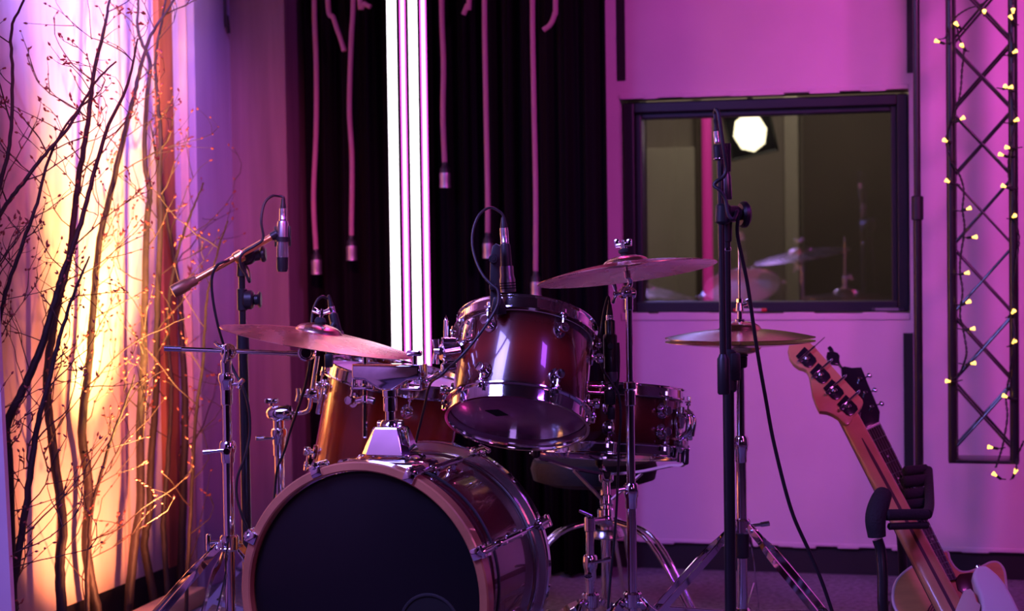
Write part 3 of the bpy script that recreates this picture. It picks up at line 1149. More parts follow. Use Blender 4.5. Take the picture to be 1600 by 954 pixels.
def tripod(t, x, y, zc, zb, r, az, w=.013, m=CHROME, up=None):
    """double-braced folding legs: each leg a pair of pressed bars, braced to a lower collar"""
    mb = MB()
    mb.cyl((x, y, zc - .018), (x, y, zc + .018), .021, n=24, bev=.004)
    mb.build('leg_collar', m, t)
    MB().cyl((x, y, zb - .012), (x, y, zb + .012), .019, n=24, bev=.004).build('brace_collar', m, t)
    for a in az:
        d = Vector((math.cos(rad(a)), math.sin(rad(a)), 0))
        sd = Z.cross(d)
        C = Vector((x, y, 0))
        top = C + d * .020 + Z * zc
        foot = C + d * r + Z * .014
        leg = MB()
        for s in (-1, 1):
            pts = []
            for u, wd in ((0, .35), (.10, .55), (.2, 1.25), (.5, 1.3), (.72, 1.25), (.80, .45), (.88, .5), (1, .9)):
                p = top.lerp(foot, u) + sd * (s * w * wd) + Z * (.012 * math.sin(PI * u))
                pts.append(p)
            leg.strip(pts, .016, .0035, Z, 4)
        for u in (.03, .82):
            c = top.lerp(foot, u) + Z * (.012 * math.sin(PI * u))
            leg.cyl(c - sd * (w * .9), c + sd * (w * .9), .0045, n=10)
        lo = leg.build('leg', m, t)
        br = MB()
        q = top.lerp(foot, .55) + Z * .011
        e = C + d * .018 + Z * zb
        for s in (-1, 1):
            br.strip([e + sd * (s * .006), q + sd * (s * .010)], .012, .003, Z, 0)
        br.build('brace', m, lo)
        fb = MB()
        fb.sphere(foot + Z * .006, .018, 16, (1.25, .9, .9), frame((0, 0, 0), Z, d))
        fb.build('rubber_foot', RUBBER, lo)


# ---- left boom cymbal stand
D1 = 4.15
b0 = P(357, 760, D1)
x, y = b0.x, b0.y
zz = lambda py, px=357, d=D1: P(px, py, d).z
lstand = thing('cymbal_boom_stand', 'chrome cymbal stand left of the bass drum, its boom arm level', 'cymbal stand', (x, y, 0))
MB().cyl((x, y, .03), (x, y, zz(712)), .0118, n=28).build('lower_tube', CHROME, lstand)
MB().cyl((x, y, zz(720)), (x, y, zz(615)), .0098, n=28).build('middle_tube', CHROME, lstand)
m = MB()
clampcol(m, x, y, zz(722), zz(688), .0172)
m.cyl((x, y, zz(703)), (x, y - .022, zz(703)), .0085, n=16)
m.cyl((x - .0, y - .014, zz(701)), (x - .050, y - .012, zz(704)), .0042, n=12)
m.cyl((x - .036, y - .012, zz(703.5)), (x - .054, y - .012, zz(704.5)), .0058, n=14)
m.build('height_clamp', CHROME, lstand)
m = MB()
m.cyl((x, y, zz(632)), (x, y, zz(606)), .0128, n=24, bev=.002)
clampcol(m, x, y, zz(608), zz(582), .0170)
m.cyl((x, y, zz(600)), (x + .034, y - .008, zz(598)), .0042, n=12)
m.tube([(x + .028, y - .012, zz(606)), (x + .032, y - .010, zz(598)), (x + .040, y - .012, zz(592))], .0052, 12, 3)
m.build('upper_clamp', CHROME, lstand)
tc_ = P(357, 549, D1)
m = MB()
m.cyl((x, y, zz(590)), (x, y, zz(562)), .0095, .0125, n=24)
m.sphere(tc_, .0185, 28, (1, .85, 1))
m.cyl(tc_ - Vector((0, .024, 0)), tc_ + Vector((0, .018, 0)), .0135, n=24, bev=.003)
m.build('boom_tilter', CHROME, lstand)
m = MB()
c = tc_ - Vector((0, .022, 0))
m.cyl(c, c - Vector((0, .010, 0)), .006, n=14)
m.tube([c + Vector((-.002, -.009, .014)), c + Vector((0, -.012, 0)), c + Vector((-.006, -.009, -.022))], .0058, 12, 3)
m.tube([tc_ + Vector((-.004, 0, .012)), P(343, 540, D1), P(336, 534, D1 - .01)], .0045, 10, 3)
m.build('wing_screw', CHROME, lstand)
e0, e1 = P(256, 544, D1 - .03), P(486, 553, D1 + .04)
m = MB()
m.cyl(e0, e1, .0052, n=18)
m.cyl(P(447, 551.5, D1 + .03), e1, .0068, n=18, bev=.002)
m.build('boom_arm', CHROME, lstand)
m = MB()
m.cyl(P(256, 544, D1 - .03), P(284, 545, D1 - .024), .0064, n=18)
m.build('boom_grip', CHROME2, lstand)
c1 = P(480, 550, D1 + .035)
m = MB()
m.cyl(c1 - Vector((0, .022, 0)), c1 + Vector((0, .016, 0)), .0195, n=32, bev=.004)
m.cyl(c1 - Vector((0, .026, 0)), c1 - Vector((0, .021, 0)), .0125, n=24)
m.build('elbow', CHROME, lstand)
LC = P(498, 518, D1 + .05)
lcym, LT = cymbal('crash_cymbal', 'left crash cymbal, tilted down to the right above the hanging tom', LC, .222, -1.0, 10.2, BRONZE)
ax = (LT.to_3x3() @ Vector((0, 0, 1))).normalized()
top_c = LC + ax * .019
m = MB()
m.tube([c1 + ax * .005, c1.lerp(LC, .45), LC - ax * .018], .0062, 14, 4)
m.cyl(LC - ax * .02, top_c + ax * .034, .0034, n=12)
m.cyl(LC - ax * .022, LC - ax * .014, .011, n=18)
m.build('cymbal_post', CHROME, lstand)
m = MB()
m.lathe([(0, 0), (.012, 0), (.014, .005), (.011, .012), (.0085, .014), (0, .014)], frame(top_c, ax, X2), 20)
m.build('felt', FELT, lstand)
m = MB()
wing(m, top_c + ax * .013, ax, X2, .010, .0075)
m.build('wing_nut', CHROME, lstand)
tripod(lstand, x, y, zz(848), .14, .38, (207, 262, 62))
m = MB()
c = Vector((x - .018, y - .008, zz(846)))
m.cyl(c, c + Vector((-.024, -.004, 0)), .0045, n=12)
m.box(.010, .010, .040, Matrix.Translation(c + Vector((-.027, -.005, 0))), .003)
m.build('leg_wing_screw', CHROME, lstand)

# ---- right crash stand
D2 = 4.16
b0 = P(985.5, 700, D2)
x, y = b0.x, b0.y
zz = lambda py, px=985, d=D2: P(px, py, d).z
rst = thing('cymbal_stand', 'straight chrome cymbal stand in front of the snare drum', 'cymbal stand', (x, y, 0))
MB().cyl((x, y, .03), (x, y, zz(775)), .0112, n=28).build('lower_tube', CHROME, rst)
MB().cyl((x, y, zz(780)), (x, y, zz(612)), .0097, n=28).build('middle_tube', CHROME, rst)
MB().cyl((x, y, zz(620)), (x, y, zz(470)), .0078, n=28).build('upper_tube', CHROME, rst)
m = MB()
m.cyl((x, y, zz(633)), (x, y, zz(609)), .0125, n=24, bev=.002)
m.cyl((x, y, zz(608)), (x, y, zz(595)), .0150, n=24, bev=.003)
m.build('upper_clamp', CHROME, rst)
m = MB()
clampcol(m, x, y, zz(794), zz(754), .0160)
m.cyl((x, y, zz(762)), (x - .030, y - .01, zz(764)), .0045, n=12)
m.build('height_clamp', CHROME, rst)
tl = P(981, 458, D2)
m = MB()
m.cyl((x, y, zz(484)), (x, y, zz(462)), .0095, n=20)
m.cyl(tl - Vector((.018, .008, 0)), tl + Vector((.016, .004, 0)), .0125, n=24, bev=.003)
m.sphere(tl + Vector((-.004, -.004, .003)), .0155, 24)
m.build('tilter', CHROME, rst)
m = MB()
wing(m, tl + Vector((-.016, -.008, 0)), (-1, -.2, 0), (.1, 0, 1), .010, .0060)
m.build('wing_screw', CHROME, rst)
RC = P(978, 412, D2 - .01)
rcym, RT = cymbal('crash_cymbal', 'right crash cymbal, tilted so its underside shows, in front of the window', RC, .203, 7.0, -6.4, BRONZE)
ax = (RT.to_3x3() @ Vector((0, 0, 1))).normalized()
top_c = RC + ax * .019
m = MB()
m.tube([tl + Z * .006, P(985, 440, D2), RC - ax * .026], .0062, 14, 4)
m.cyl(RC - ax * .028, top_c + ax * .036, .0036, n=12)
m.cyl(RC - ax * .034, RC - ax * .016, .0078, n=18)
m.build('cymbal_post', CHROME, rst)
m = MB()
m.lathe([(0, 0), (.009, 0), (.0085, .003), (.0135, .007), (.0138, .013), (.008, .016), (0, .016)], frame(top_c, ax, X2), 20)
m.build('felt', FELT, rst)
m = MB()
c = top_c + ax * .014
m.cyl(c, c + ax * .016, .0075, n=16)
rr_ = X2
m.box(.040, .011, .010, frame(c + ax * .010, ax, X2), .003)
for s in (-1, 1):
    m.box(.013, .011, .013, frame(c + ax * .017 + X2 * (s * .0145), ax, X2), .003)
m.build('wing_nut', CHROME, rst)
tripod(rst, x, y, zz(938), .09, .25, (200, 320, 50))

# ---- hi-hat
D3 = 4.43
b0 = P(1158, 700, D3)
x, y = b0.x, b0.y
zz = lambda py, px=1158, d=D3: P(px, py, d).z
hst = thing('hihat_stand', 'chrome hi-hat stand with black tripod sleeve, behind the tall microphone stand', 'hi-hat stand', (x, y, 0))
MB().cyl((x, y, .03), (x, y, zz(700)), .0125, n=28).build('lower_tube', CHROME, hst)
MB().cyl((x, y, zz(705)), (x, y, zz(572)), .0100, n=28).build('upper_tube', CHROME, hst)
m = MB()
clampcol(m, x, y, zz(722), zz(680), .0165)
m.build('height_clamp', CHROME, hst)
m = MB()
m.cyl((x, y, zz(574)), (x, y, zz(556)), .0165, .0175, n=24)
m.lathe([(.010, zz(557)), (.018, zz(556)), (.022, zz(546)), (.019, zz(544)), (0, zz(544))], Matrix.Translation((x, y, 0)), 24)
m.build('seat_cup', BLACKP, hst)
hz0 = zz(529)
MB().cyl((x, y, zz(570)), (x, y, zz(372)), .0030, n=12).build('pull_rod', CHROME, hst)
m = MB()
m.cyl((x, y, zz(503)), (x, y, zz(498)), .0125, n=20)
m.cyl((x, y, zz(498)), (x, y, zz(484)), .0058, n=16)
m.cyl((x, y, zz(486)), (x, y, zz(472)), .0105, .0088, n=20)
m.cyl((x, y, zz(472)), (x, y, zz(466)), .0075, n=6, bev=.001)
m.cyl((x, y, zz(478)), (x + .020, y - .004, zz(474)), .0042, n=10)
m.tube([(x + .017, y - .006, zz(467)), (x + .021, y - .005, zz(474)), (x + .028, y - .006, zz(482))], .0048, 10, 3)
m.build('clutch', CHROME, hst)
MB().lathe([(0, zz(507)), (.0135, zz(507)), (.014, zz(504)), (.0125, zz(502)), (0, zz(502))], Matrix.Translation((x, y, 0)), 20).build('felt', FELT, hst)
m = MB()
m.cyl((x, y, zz(872)), (x, y, zz(832)), .0172, n=24)
m.build('tripod_sleeve', BLACKP, hst)
tripod(hst, x, y, zz(822), .155, .38, (200, 318, 78))
m = MB()
m.cyl((x + .016, y, zz(822)), (x + .062, y - .006, zz(818)), .0045, n=10)
m.cyl((x + .044, y - .004, zz(819.5)), (x + .066, y - .006, zz(817.5)), .0066, n=14)
m.build('leg_screw', CHROME, hst)
cymbal('hihat_cymbal', 'upper hi-hat cymbal, domed side up, right of the snare drum', Vector((x, y, zz(514))), .179, .0, 0, BRONZE2, False, .050, .020, .019)
cymbal('hihat_cymbal', 'lower hi-hat cymbal, its bright edge facing up under the other', Vector((x, y, zz(541))), .179, 0, 0, BRONZE2, True, .050, .020, .012)

# ---- snare stand
D4 = 4.42
b0 = P(922, 860, D4)
x, y = b0.x, b0.y
zz = lambda py, px=922, d=D4: P(px, py, d).z
sst = thing('snare_stand', 'chrome snare stand with offset basket under the snare drum', 'drum stand', (x, y, 0))
MB().cyl((x, y, .03), (x, y, zz(905)), .0118, n=24).build('lower_tube', CHROME, sst)
MB().cyl((x, y, zz(915)), (x, y, zz(812)), .0098, n=24).build('upper_tube', CHROME, sst)
m = MB()
clampcol(m, x, y, zz(906), zz(866), .0165)
m.cyl((x, y - .010, zz(878)), (x + .046, y - .016, zz(872)), .0042, n=10)
m.cyl((x + .030, y - .014, zz(874)), (x + .050, y - .016, zz(871)), .0056, n=12)
m.build('height_clamp', CHROME, sst)
# oval badge on the height clamp
bp_ = P(919, 900, D4 - .0165)
M = frame(bp_, Vector((-.12, -1, 0)), Z) @ Matrix.Rotation(-PI / 2, 4, 'Z')
bdg = MB().lathe([(0, -.001), (.0105, -.001), (.0105, .0006), (0, .0006)], M, 28, scale=(1, .48)).build('badge', BLACKP, sst)
MB().lathe([(.0094, .0004), (.0107, .0004), (.0107, .0014), (.0094, .0014)], M, 28, closed=True, scale=(1, .48)).build('badge_rim', CHROME, bdg)
tcu = bpy.data.curves.new('badge_lettering', 'FONT')
tcu.body = 'MEX'
tcu.size = .0075
tcu.extrude = .0003
tcu.align_x = 'CENTER'
tcu.align_y = 'CENTER'
tob = bpy.data.objects.new('badge_text', tcu)
tme = bpy.data.meshes.new_from_object(tob)
bpy.data.objects.remove(tob)
m = MB()
m.add([v.co.copy() for v in tme.vertices], [tuple(p.vertices) for p in tme.polygons], M @ Matrix.Translation((0, 0, .0010)))
bpy.data.meshes.remove(tme)
m.build('badge_lettering', SILVER, bdg, smooth=0)
m = MB()
m.cyl((x, y, zz(830)), (x, y, zz(806)), .0128, n=24, bev=.003)
kb = P(948, 812, D4 + .05)
m.cyl((x, y, zz(814)), kb, .0085, n=16)
m.sphere(kb, .0165, 20)
m.cyl(P(905, 797, D4), P(925, 806, D4), .0042, n=10)
m.build('tilter', CHROME, sst)
kt = SM @ Vector((0, .0, -SL_ / 2 - .055))
m = MB()
m.cyl(kb, kt, .0098, n=22)
m.cyl(kb.lerp(kt, .30), kb.lerp(kt, .52), .0165, n=22, bev=.003)
m.cyl(kb.lerp(kt, .05), kb.lerp(kt, .22), .0145, n=22, bev=.003)
m.cyl(kt - (kt - kb).normalized() * .022, kt, .018, n=22, bev=.003)
m.build('basket_column', CHROME, sst)
for a in (-58, 62, 182):
    d = dirt(rad(a))
    zb_ = -SL_ / 2
    pts = [SM @ (d * .012 + Z * (zb_ - .058)), SM @ (d * .09 + Z * (zb_ - .050)), SM @ (d * (SR_ - .010) + Z * (zb_ - .034)),
           SM @ (d * (SR_ + .024) + Z * (zb_ - .030)), SM @ (d * (SR_ + .030) + Z * (zb_ + .004))]
    am = MB().strip(pts, .018, .006, SM.to_3x3() @ Z.cross(d), 5).build('basket_arm', CHROME, sst)
    c = SM @ (d * (SR_ + .027) + Z * (zb_ - .015))
    MB().cyl(c - (SM.to_3x3() @ Z) * .016, c + (SM.to_3x3() @ Z) * .022, .0095, n=16, bev=.003).build('rubber_grip', RUBBER, am)
    pts = [kb.lerp(kt, .42), kb.lerp(kt, .42) + (SM.to_3x3() @ d) * .03, SM @ (d * .095 + Z * (zb_ - .054))]
    MB().strip([pts[0] + (SM.to_3x3() @ d) * .012, pts[2]], .014, .004, SM.to_3x3() @ Z.cross(d), 0).build('basket_brace', CHROME, am)
tripod(sst, x, y, zz(938), .08, .28, (230, 125, 35))

# ---- drum throne behind the kit
D5 = 5.02
b0 = P(947, 860, D5)
x, y = b0.x, b0.y
thr = thing('drum_throne', 'round black drum stool on chrome legs, behind the snare drum', 'stool', (x, y, 0))
zs = P(940, 712, D5).z
MB().lathe([(0, zs - .075), (.12, zs - .075), (.165, zs - .06), (.172, zs - .03), (.165, zs - .008), (.14, zs), (0, zs + .002)],
           Matrix.Translation((x - .03, y, 0)), 48).build('seat', mat('black_leatherette', (.004, .004, .004), .75, bump=.2, bscale=60), thr)
m = MB()
m.cyl((x, y, .05), (x, y, zs - .07), .0135, n=20)
m.cyl((x, y, .28), (x, y, .33), .022, n=20)
m.build('column', CHROME, thr)
m = MB()
m.cyl((x, y, .25), (x, y, .275), .05, .045, n=24)
m.build('column_collar', CHROME2, thr)
for a in (195, 320, 75):
    d = Vector((math.cos(rad(a)), math.sin(rad(a)), 0))
    sd = Z.cross(d)
    m = MB()
    for s in (-1, 1):
        m.tube([Vector((x, y, .30)) + d * .02 + sd * (s * .008), Vector((x, y, .25)) + d * .16 + sd * (s * .016), Vector((x, y, .014)) + d * .32 + sd * (s * .012)], .006, 10, 6)
    lg = m.build('leg', CHROME, thr)
    MB().sphere(Vector((x, y, .018)) + d * .322, .018, 14).build('rubber_foot', RUBBER, lg)

# ---- stand that carries the hanging tom
D6 = 4.60
b0 = P(436, 700, D6)
x, y = b0.x, b0.y
zz = lambda py, px=436, d=D6: P(px, py, d).z
tst = thing('tom_stand', 'chrome stand with ball clamp holding the hanging tom from the left', 'drum stand', (x, y, 0))
MB().cyl((x, y, .03), (x, y, zz(704)), .0118, n=24).build('lower_tube', CHROME, tst)
m = MB()
m.cyl((x, y, zz(712)), (x, y, zz(690)), .0142, n=24, bev=.002)
clampcol(m, x, y, zz(694), zz(668), .0185)
m.cyl((x, y - .008, zz(684)), (x - .052, y - .012, zz(683)), .0040, n=10)
m.cyl((x - .034, y - .011, zz(683.3)), (x - .056, y - .012, zz(683)), .0056, n=12)
m.build('height_clamp', CHROME, tst)
m = MB()
m.cyl((x, y, zz(676)), (x, y, zz(655)), .0135, n=22, bev=.002)
c = P(436, 645, D6)
m.lathe([(0, -.032), (.010, -.030), (.017, -.022), (.020, -.008), (.020, .020), (.018, .030), (0, .031)], frame(c, Vector((1, -.1, .03)), Z), 28)
m.build('ball_clamp', CHROME, tst)
m = MB()
m.cyl(P(424, 634, D6), P(424, 628, D6), .006, n=12)
m.box(.034, .013, .012, Matrix.Translation(P(424, 626, D6)), .003)
m.build('wing_bolt', CHROME, tst)
bk = P(493, 612, D6 - .03)
m = MB()
m.tube([P(450, 645, D6), P(468, 645, D6), P(478, 643, D6 - .01), P(484, 636, D6 - .02), P(487, 615, D6 - .03), P(496, 556, D6 - .03)], .0055, 12, 5)
m.build('tom_arm', CHROME, tst)
m = MB()
m.box(.030, .030, .024, Matrix.Translation(P(488, 614, D6 - .03)), .005)
m.cyl(P(468, 617, D6 - .04), P(482, 617, D6 - .04), .0048, n=10)
m.tube([P(466, 606, D6 - .04), P(467, 617, D6 - .04), P(464, 627, D6 - .04)], .0058, 12, 3)
m.build('arm_clamp', CHROME, tst)
tripod(tst, x, y, .34, .12, .30, (180, 70, 320))

# ------------------------------------------------------------------ microphones and their stands
XLRM = mat('xlr_shell', (.75, .74, .78), .25, 1.0)
def xlr_cable(name, label, top, ax, path, r=.0034, L=.030, rr=.0092):
    """cable ending in a plug that sits on `top`, pointing along ax (away from the microphone)"""
    ax = Vector(ax).normalized()
    top = Vector(top)
    t = thing(name, label, 'cable', top)
    M = frame(top, ax)
    MB().lathe([(0, 0), (rr * .93, 0), (rr, .002), (rr, .005), (rr * .93, .006), (rr, L * .6), (rr * .96, L), (0, L)], M, 24).build('plug', XLRM, t)
    MB().lathe([(0, L), (rr * .80, L), (rr * .78, L + .006), (rr * .62, L + .014), (r * 1.5, L + .024), (0, L + .024)], M, 20).build('strain_relief', BLACKP, t)
    e = top + ax * (L + .020)
    MB().tube([e, e + ax * .008] + list(path), r, 10, 7).build('cord', CABLE, t)
    return t


# left microphone stand
D7 = 4.50
b0 = P(381, 600, D7)
x, y = b0.x, b0.y
zz = lambda py, px=383, d=D7: P(px, py, d).z
ms = thing('microphone_stand', 'black microphone stand behind the left cymbal stand, boom arm rising right', 'microphone stand', (x, y, 0))
MB().lathe([(0, 0), (.13, 0), (.135, .006), (.130, .016), (.05, .028), (.020, .034), (0, .034)], Matrix.Translation((x, y, 0)), 48).build('base', BLACKM, ms)
MB().cyl((x, y, .03), (x, y, zz(540)), .0118, n=24).build('lower_tube', BLACKM, ms)
MB().cyl((x, y, zz(550)), (x, y, zz(408)), .0082, n=24).build('upper_tube', BLACKM, ms)
MB().cyl((x, y, zz(551)), (x, y, zz(515)), .0155, .0142, n=24, bev=.004).build('height_clutch', BLACKP, ms)
c = P(388, 468, D7)
m = MB()
m.cyl((x, y, zz(485)), (x, y, zz(450)), .0125, n=20)
m.cyl(c + Vector((-.012, -.004, 0)), c + Vector((.014, -.004, 0)), .0235, n=28, bev=.005)
m.cyl(c + Vector((.014, -.004, 0)), c + Vector((.026, -.004, 0)), .013, n=20)
m.cyl(c + Vector((.024, -.004, 0)), c + Vector((.032, -.004, 0)), .0215, n=8, bev=.004)
m.build('accessory_clamp', BLACKP, ms)
c = P(390, 400, D7)
m = MB()
m.cyl((x, y, zz(432)), (x, y, zz(405)), .0125, .010, n=20)
m.cyl(c + Vector((-.006, -.018, 0)), c + Vector((-.006, .018, 0)), .0215, n=28, bev=.005)
m.cyl(c + Vector((.004, 0, 0)), c + Vector((.030, 0, .004)), .0135, n=24, bev=.003)
m.cyl(c + Vector((.026, 0, .004)), c + Vector((.040, 0, .005)), .0195, n=10, bev=.004)
m.build('boom_clutch', BLACKP, ms)
bo = [P(300, 440, D7 - .06), P(372, 402, D7 - .035), P(428, 368, D7 - .02)]
MB().cyl(bo[0], bo[2], .0078, n=22).build('boom_arm', WARMLIT, ms)
m = MB()
m.cyl(P(366, 405, D7 - .037), P(380, 397, D7 - .033), .0145, .0155, n=24, bev=.003)
m.build('boom_collar', WARMLIT, ms)
m = MB()
dv_ = (bo[0] - bo[1]).normalized()
m.lathe([(0, -.012), (.0105, -.012), (.0125, -.004), (.0125, .008), (.0155, .012), (.0165, .040), (.0150, .052), (0, .054)], frame(bo[0], dv_), 24)
m.build('counterweight', WARMLIT_D, ms)
m = MB()
c = P(431, 366, D7 - .02)
m.cyl(c + Vector((-.012, 0, -.006)), c + Vector((.006, 0, .003)), .0105, n=20)
m.lathe([(.0150, -.006), (.0172, -.006), (.0172, .006), (.0150, .006)], frame(P(441.5, 374, D7 - .02), P(441.5, 345, D7 - .02) - P(441, 369, D7 - .02)), 24, closed=True)
for sx_ in (-1, 1):
    m.box(.005, .010, .050, Matrix.Translation(P(441.5, 369, D7 - .016) + Vector((sx_ * .0175, 0, 0))), .002)
m.build('microphone_clip', BLACKP, ms)
mt, mb_ = P(442, 345, D7 - .02), P(441, 425, D7 - .02)
mic = thing('condenser_microphone', 'slim silver microphone hanging upright from the left boom arm', 'microphone', mt)
L_ = (mb_ - mt).length
M = frame(mt, mb_ - mt)
MB().lathe([(0, 0), (.0125, .001), (.0138, .006), (.0140, L_ * .70), (.0135, L_ * .71), (0, L_ * .71)], M, 28).build('body', SILVER, mic)
MB().lathe([(0, L_ * .71), (.0140, L_ * .71), (.0142, L_ * .93), (.0115, L_ * .99), (0, L_)], M, 28).build('capsule', BLACKP, mic)
pa_ = [P(436, 306, D7 - .02), P(425, 306, D7 - .03), P(413, 318, D7 - .04), P(408, 345, D7 - .05), P(411, 372, D7 - .05), P(398, 384, D7 - .055),
       P(384, 392, D7 - .055), P(376, 400, D7 - .058), P(376, 414, D7 - .055), P(384, 428, D7 - .045), P(390, 440, D7 - .035), P(388, 420, D7 + .03),
       P(370, 404, D7 + .01), P(352, 408, D7 - .07), P(338, 416, D7 - .075), P(331, 436, D7 - .07), P(333, 470, D7 - .06), P(341, 510, D7 - .05),
       P(352, 546, D7 - .02), P(366, 580, D7 - .02), P(380, 606, D7 - .03), P(389, 640, D7 - .025), P(390, 680, D7 - .025), P(382, 715, D7 - .03), P(371, 745, D7 - .03), P(370, 775, D7 - .03), P(378, 805, D7 - .03), P(390, 838, D7 - .02), P(396, 900, D7), Vector((x + .06, y - .10, .02)), Vector((x + .02, y - .17, .012))]
xlr_cable('microphone_cable', 'black cable looping from the left boom microphone down its stand', mt, mt - mb_, pa_)

# tall microphone stand on the right
D8 = 3.97
b0 = P(1139, 700, D8)
x, y = b0.x, b0.y
zz = lambda py, px=1139, d=D8: P(px, py, d).z
ms2 = thing('microphone_stand', 'tall black microphone stand right of the crash cymbal, boom folded straight down', 'microphone stand', (x, y, 0))
MB().cyl((x, y, .12), (x, y, zz(585)), .0124, n=24).build('lower_tube', BLACKM, ms2)
MB().cyl((x, y, zz(590)), (x, y, zz(352)), .0078, n=24).build('upper_tube', BLACKM, ms2)
m = MB()
m.cyl((x + .003, y, zz(612)), (x + .003, y, zz(545)), .0165, .0150, n=24, bev=.005)
m.box(.022, .02, .06, Matrix.Translation((x + .014, y - .008, zz(572))), .005)
m.build('height_clutch', BLACKP, ms2)
MB().cyl((x, y, zz(392)), (x, y, zz(386)), .0092, n=20).build('collar_ring', CHROME, ms2)
DB = D8 - .05
m = MB()
cb = P(1127, 333, DB)
m.cyl((x, y, zz(378)), (x, y, zz(345)), .0105, .012, n=20)
m.cyl(P(1130, 318, DB), P(1129, 350, DB), .0165, n=24, bev=.005)
m.cyl(P(1128, 334, DB), P(1152, 334, DB + .04), .0175, n=28, bev=.005)
m.build('boom_clutch', BLACKP, ms2)
m = MB()
m.cyl(P(1156, 335, DB + .045), P(1168, 335, DB + .05), .0285, n=28, bev=.005)
m.cyl(P(1150, 335, DB + .04), P(1158, 335, DB + .045), .012, n=20)
m.build('clutch_knob', BLACKP, ms2)
MB().cyl(P(1125, 240, DB + .0), P(1130.5, 590, DB), .0072, n=22).build('boom_arm', BLACKM, ms2)
m = MB()
q0, q1 = P(1130, 553, DB), P(1131, 616, DB)
m.lathe([(0, 0), (.0085, 0), (.0098, .004), (.0132, .010), (.0135, (q1 - q0).length - .004), (.011, (q1 - q0).length), (0, (q1 - q0).length)], frame(q0, q1 - q0), 26)
m.build('boom_grip', BLACKP, ms2)
m = MB()
m.cyl(P(1123, 250, DB), P(1122, 226, DB), .0125, n=24, bev=.003)
m.cyl(P(1122, 238, DB), P(1134, 236, DB + .02), .0105, n=20)
m.lathe([(.0105, -.030), (.0125, -.030), (.0125, .030), (.0105, .030)], frame(P(1133, 246, DB + .03), Z), 20, closed=True)
m.build('microphone_clip', BLACKP, ms2)
MB().cyl(P(1123.5, 249, DB), P(1123.5, 246, DB), .0132, n=20).build('clip_ring', CHROME, ms2)
mt, mb_ = P(1131, 224, DB + .03), P(1136, 312, DB + .03)
mic = thing('condenser_microphone', 'slim dark overhead microphone beside the top of the tall stand', 'microphone', mt)
L_ = (mb_ - mt).length
M = frame(mt, mb_ - mt)
MB().lathe([(0, 0), (.0088, .001), (.0098, .006), (.0100, L_ * .42), (0, L_ * .42)], M, 26).build('body', BLACKM, mic)
MB().lathe([(0, L_ * .42), (.0078, L_ * .43), (.0112, L_ * .60), (.0112, L_ * .98), (.0095, L_), (0, L_)], M, 26).build('capsule', SATIN, mic)
xl = P(1121, 224, DB)
pa_ = [P(1117, 176, DB), P(1119, 171, DB - .01), P(1123, 180, DB - .02), P(1128, 215, DB - .025), P(1132, 240, DB - .025), P(1135, 262, DB - .02), P(1131, 275, DB - .02), P(1120, 283, DB - .02),
       P(1116, 290, DB - .02), P(1124, 297, DB - .025), P(1133, 310, DB - .025), P(1138, 335, DB - .03), P(1146, 342, DB - .03), P(1152, 330, DB + .0), P(1153, 340, DB + .01), P(1152, 365, DB + .03), P(1159, 400, DB + .04), P(1169, 450, DB + .05), P(1182, 540, DB + .06),
       P(1196, 620, DB + .07), P(1210, 695, DB + .08), P(1236, 795, DB + .1), P(1264, 860, DB + .12), P(1283, 905, DB + .13), P(1300, 954, DB + .14), P(1318, 1010, DB + .15)]
e = pa_[-1]
pa_ += [Vector((e.x + .03, e.y + .02, .03)), Vector((e.x + .12, e.y + .03, .012)), Vector((e.x + .3, e.y - .1, .012))]
xlr_cable('microphone_cable', 'long black cable hanging from the tall microphone stand to the floor', xl, P(1119, 200, DB) - xl, pa_, .0042, .026, .0072)
m = MB()
m.cyl((x, y, .10), (x, y, .17), .024, n=24, bev=.004)
m.build('tripod_hub', BLACKP, ms2)
for a in (205, 325, 85):
    d = Vector((math.cos(rad(a)), math.sin(rad(a)), 0))
    lg = MB().cyl(Vector((x, y, .14)) + d * .015, Vector((x, y, .016)) + d * .30, .0075, n=16).build('leg', BLACKM, ms2)
    MB().cyl(Vector((x, y, .030)) + d * .266, Vector((x, y, .013)) + d * .31, .0115, n=16).build('rubber_foot', RUBBER, lg)


# clip-on drum microphones
def drum_mic(label, a, b, d):
    mt, mb_ = P(a[0], a[1], d), P(b[0], b[1], d)
    t = thing('drum_microphone', label, 'microphone', mt)
    L = (mb_ - mt).length
    M = frame(mt, mb_ - mt)
    MB().lathe([(0, 0), (.0110, 0), (.0118, .004), (.0128, L * .42), (.0130, L * .46), (0, L * .46)], M, 28).build('neck', BLACKP, t)
    MB().lathe([(0, L * .46), (.0148, L * .46), (.0156, L * .48), (.0156, L * .66), (.0166, L * .70), (.0178, L * .74), (.0178, L * .97), (.0168, L), (0, L)], M, 32).build('head', SATIN, t)
    m = MB()
    for k in range(3):
        z = L * (.815 + .055 * k)
        m.lathe([(.0178, z - .0011), (.0181, z - .0011), (.0181, z + .0011), (.0178, z + .0011)], M, 32, closed=True)
    m.build('slots', BLK, t)
    return t, mt, mb_


